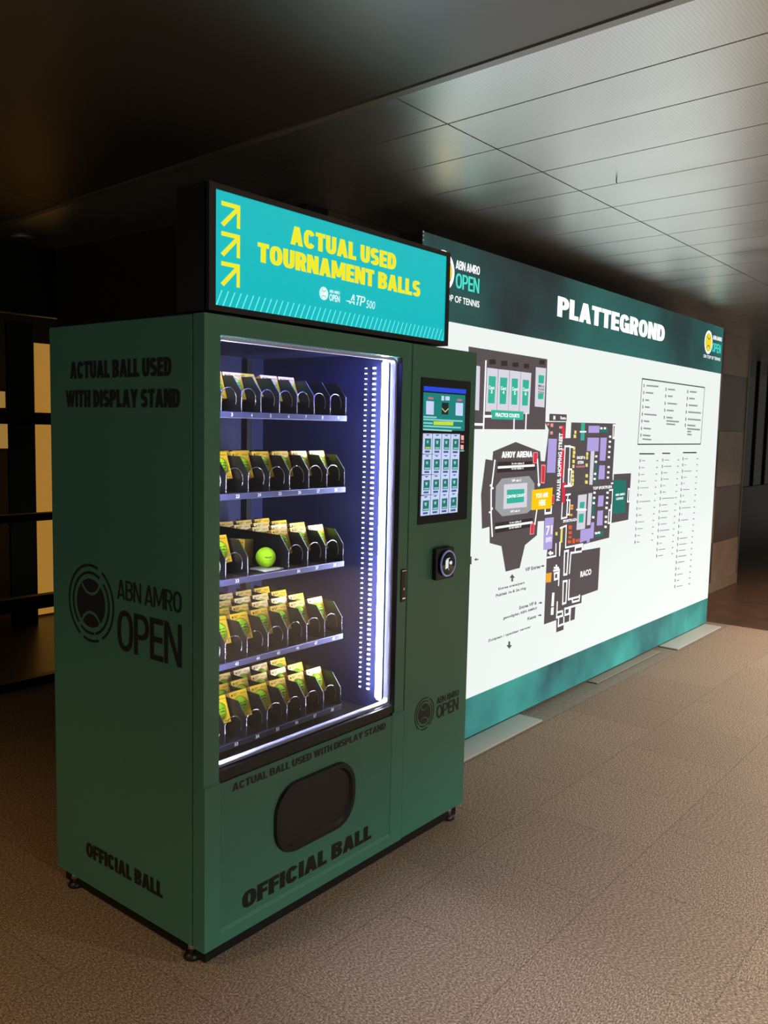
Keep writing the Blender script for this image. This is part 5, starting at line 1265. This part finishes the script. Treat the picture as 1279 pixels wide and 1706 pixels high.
# ================================================================ ball boxes
BW, BH, BD = .0755, .0895, .079; HR, HZ = .0288, .0415
def box_proto():
    t = thing('ball_box', '', 'ball box')
    b = MB(); n = 32; hw = BW/2
    def rim(a):
        c, s_ = math.cos(a), math.sin(a); k = 1e9
        if abs(c) > 1e-6: k = min(k, hw/abs(c))
        if s_ > 1e-6: k = min(k, (BH-HZ)/s_)
        if s_ < -1e-6: k = min(k, HZ/-s_)
        return (c*k, HZ+s_*k)
    angs = sorted([2*math.pi*i/n for i in range(n)]+[math.atan2(z-HZ, x) % (2*math.pi) for x in (-hw, hw) for z in (0, BH)])
    m = len(angs); A_ = [rim(a) for a in angs]; B_ = [(HR*math.cos(a), HZ+HR*math.sin(a)) for a in angs]
    b.add([(x, 0, z) for x, z in A_]+[(x, 0, z) for x, z in B_], [(i, (i+1) % m, m+(i+1) % m, m+i) for i in range(m)], 'yellow')
    b.add([(x, 0, z) for x, z in B_]+[(x, .006, z) for x, z in B_], [(i, (i+1) % m, m+(i+1) % m, m+i) for i in range(m)], 'carton_side')
    v = [(-hw, 0, 0), (hw, 0, 0), (hw, BD, 0), (-hw, BD, 0), (-hw, 0, BH), (hw, 0, BH), (hw, BD, BH), (-hw, BD, BH)]
    b.add(v, [(3, 2, 1, 0), (1, 2, 6, 5), (2, 3, 7, 6), (3, 0, 4, 7), (4, 5, 6, 7)], 'carton_side')
    b.build('carton', t, False)
    MB().sphere((0, .0165, HZ), .033, 'ball', 24, 16).build('tennis_ball', t, False)
    b = MB(); y = -.0004
    b.poly([(-hw+.006, y, BH-.013), (-hw+.011, y, BH-.015), (-hw+.014, y, BH-.009), (-hw+.008, y, BH-.007)], 'ink')
    b.text('ABN AMRO', (-hw+.016, y, BH-.0095), X, Z, .018, .0030, 'ink', .02); b.text('OPEN', (-hw+.016, y, BH-.0145), X, Z, .012, .004, 'ink', .02)
    b.text('OFFICIAL BALL', (hw-.030, y, BH-.0125), X, Z, .026, .0035, 'ink', .03, .2); b.text('USED BALL', (.012, y, .006), X, Z, .020, .0030, 'ink', .02)
    b.ring((0, y, HZ), X, Z, HR+.0005, HR+.0018, 20, 160, 'ink', 20)
    b.build('print', t, False)
    # ink lettering standing on the felt of the ball
    b = MB()
    for s_, z0, w_, h_ in (('ABN AMRO', .046, .030, .005), ('OPEN', .036, .024, .0065), ('ATP', .028, .014, .004)):
        v, f = text_geo(s_, .02); P = []
        for a, c in v:
            x = (a-.5)*w_; zz = z0+c*h_-.0; q = .0335**2-x*x-(zz-HZ)**2; P.append((x, .0165-math.sqrt(max(q, 1e-6)), zz))
        b.add(P, f, 'ballink')
    b.build('ball_print', [c for c in t.children if c.name.startswith('tennis_ball')][0], False)
    return t
proto = box_proto(); first = True
SHELF = ('top shelf', 'second shelf', 'third shelf', 'fourth shelf', 'bottom shelf'); NTH = ('at the very front of', 'second from the front in', 'third from the front in', 'fourth from the front in')
def put(r, lane, k, tilt=20., rz=0., dy=0., dz=0., dx=0., label=None):
    global first
    cx = (LX[r][lane-1]+LX[r][lane])/2+dx; z = RZ[r]+.0415+dz; y = .2035+.0925*k+dy
    num = '%d' % lane if r == 0 else '%d%d' % (r+1, lane)
    lb = label or 'yellow tennis ball box %s slot %s, %s' % (NTH[k], num, SHELF[r])
    loc, rot = (cx, y, z), (math.radians(-tilt), 0, math.radians(rz))
    if first: o = proto; o.location = loc; o.rotation_euler = rot; o['label'] = lb; first = False
    else: o = dup(proto, loc, rot, lb)
    o['group'] = 'yellow ball boxes on the '+SHELF[r]
for l in range(3, 8): put(0, l, 0, 34. if l == 5 else 20.+(l-5)*.4, dz=.012 if l == 5 else 0, dy=.006 if l == 5 else 0)
for l in range(3, 9):
    for k in range(4-min(l-3, 3) if l < 8 else 1): put(1, l, k, 20.+.3*((l*k) % 3))
put(2, 3, 0)
put(2, 4, 0, 6., -64., .070, -.030, .012, 'yellow ball box twisted sideways in slot 34 left of the loose tennis ball')
for l in (6, 7, 8):
    for k in range(4): put(2, l, k, 20.+.4*((l+k) % 3))
for l in range(3, 9):
    for k in range(4 if l > 3 else 3): put(3, l, k, 20.+.5*((l+2*k) % 3-1), dx=.0015*((l+k) % 3-1))
for l in range(3, 9):
    for k in range(3): put(4, l, k, 21.+.6*((l+2*k) % 3-1), dx=.0015*((l+k) % 3-1))
# the loose display ball on its stand
cx, cy, zz = .424, .195, RZ[2]
t = thing('display_stand', 'white square display stand under the loose ball on the third shelf', 'display stand', (cx, cy, zz))
o = MB(); o.box(cx-.042, cx+.042, cy-.044, cy+.034, zz+.0005, zz+.0065, 'stand', .0015); o.build('plate', t)
MB().lathe([(.016, .0065), (.014, .010), (.011, .0085)], (cx, cy, zz), 'z', 'stand', 20).build('ball_seat', t)
t = thing('tennis_ball', 'loose bright green tennis ball on a white stand above slot 34', 'tennis ball', (cx, cy, zz+.0075))
bc = (cx, cy, zz+.0415)
MB().sphere(bc, .0335, 'ball', 32, 20).build('felt_ball', t)
b = MB(); nv = Vector((-.72, -.69, 0)).normalized(); uu = Vector((.69, -.72, 0)).normalized()
for s_, u0, z0, w_, h_ in (('HEAD', -.002, .001, .022, .006), ('OFFICIAL BALL', -.004, -.007, .024, .0018)):
    v, f = text_geo(s_, .03); P = []
    for a, c in v:
        u = u0+a*w_; z_ = z0+c*h_; q = math.sqrt(max(.0339**2-u*u-z_*z_, 1e-6)); P.append(Vector(bc)+uu*u+nv*q+Vector((0, 0, z_)))
    b.add(P, f, 'ballink')
b.build('ball_print', t)
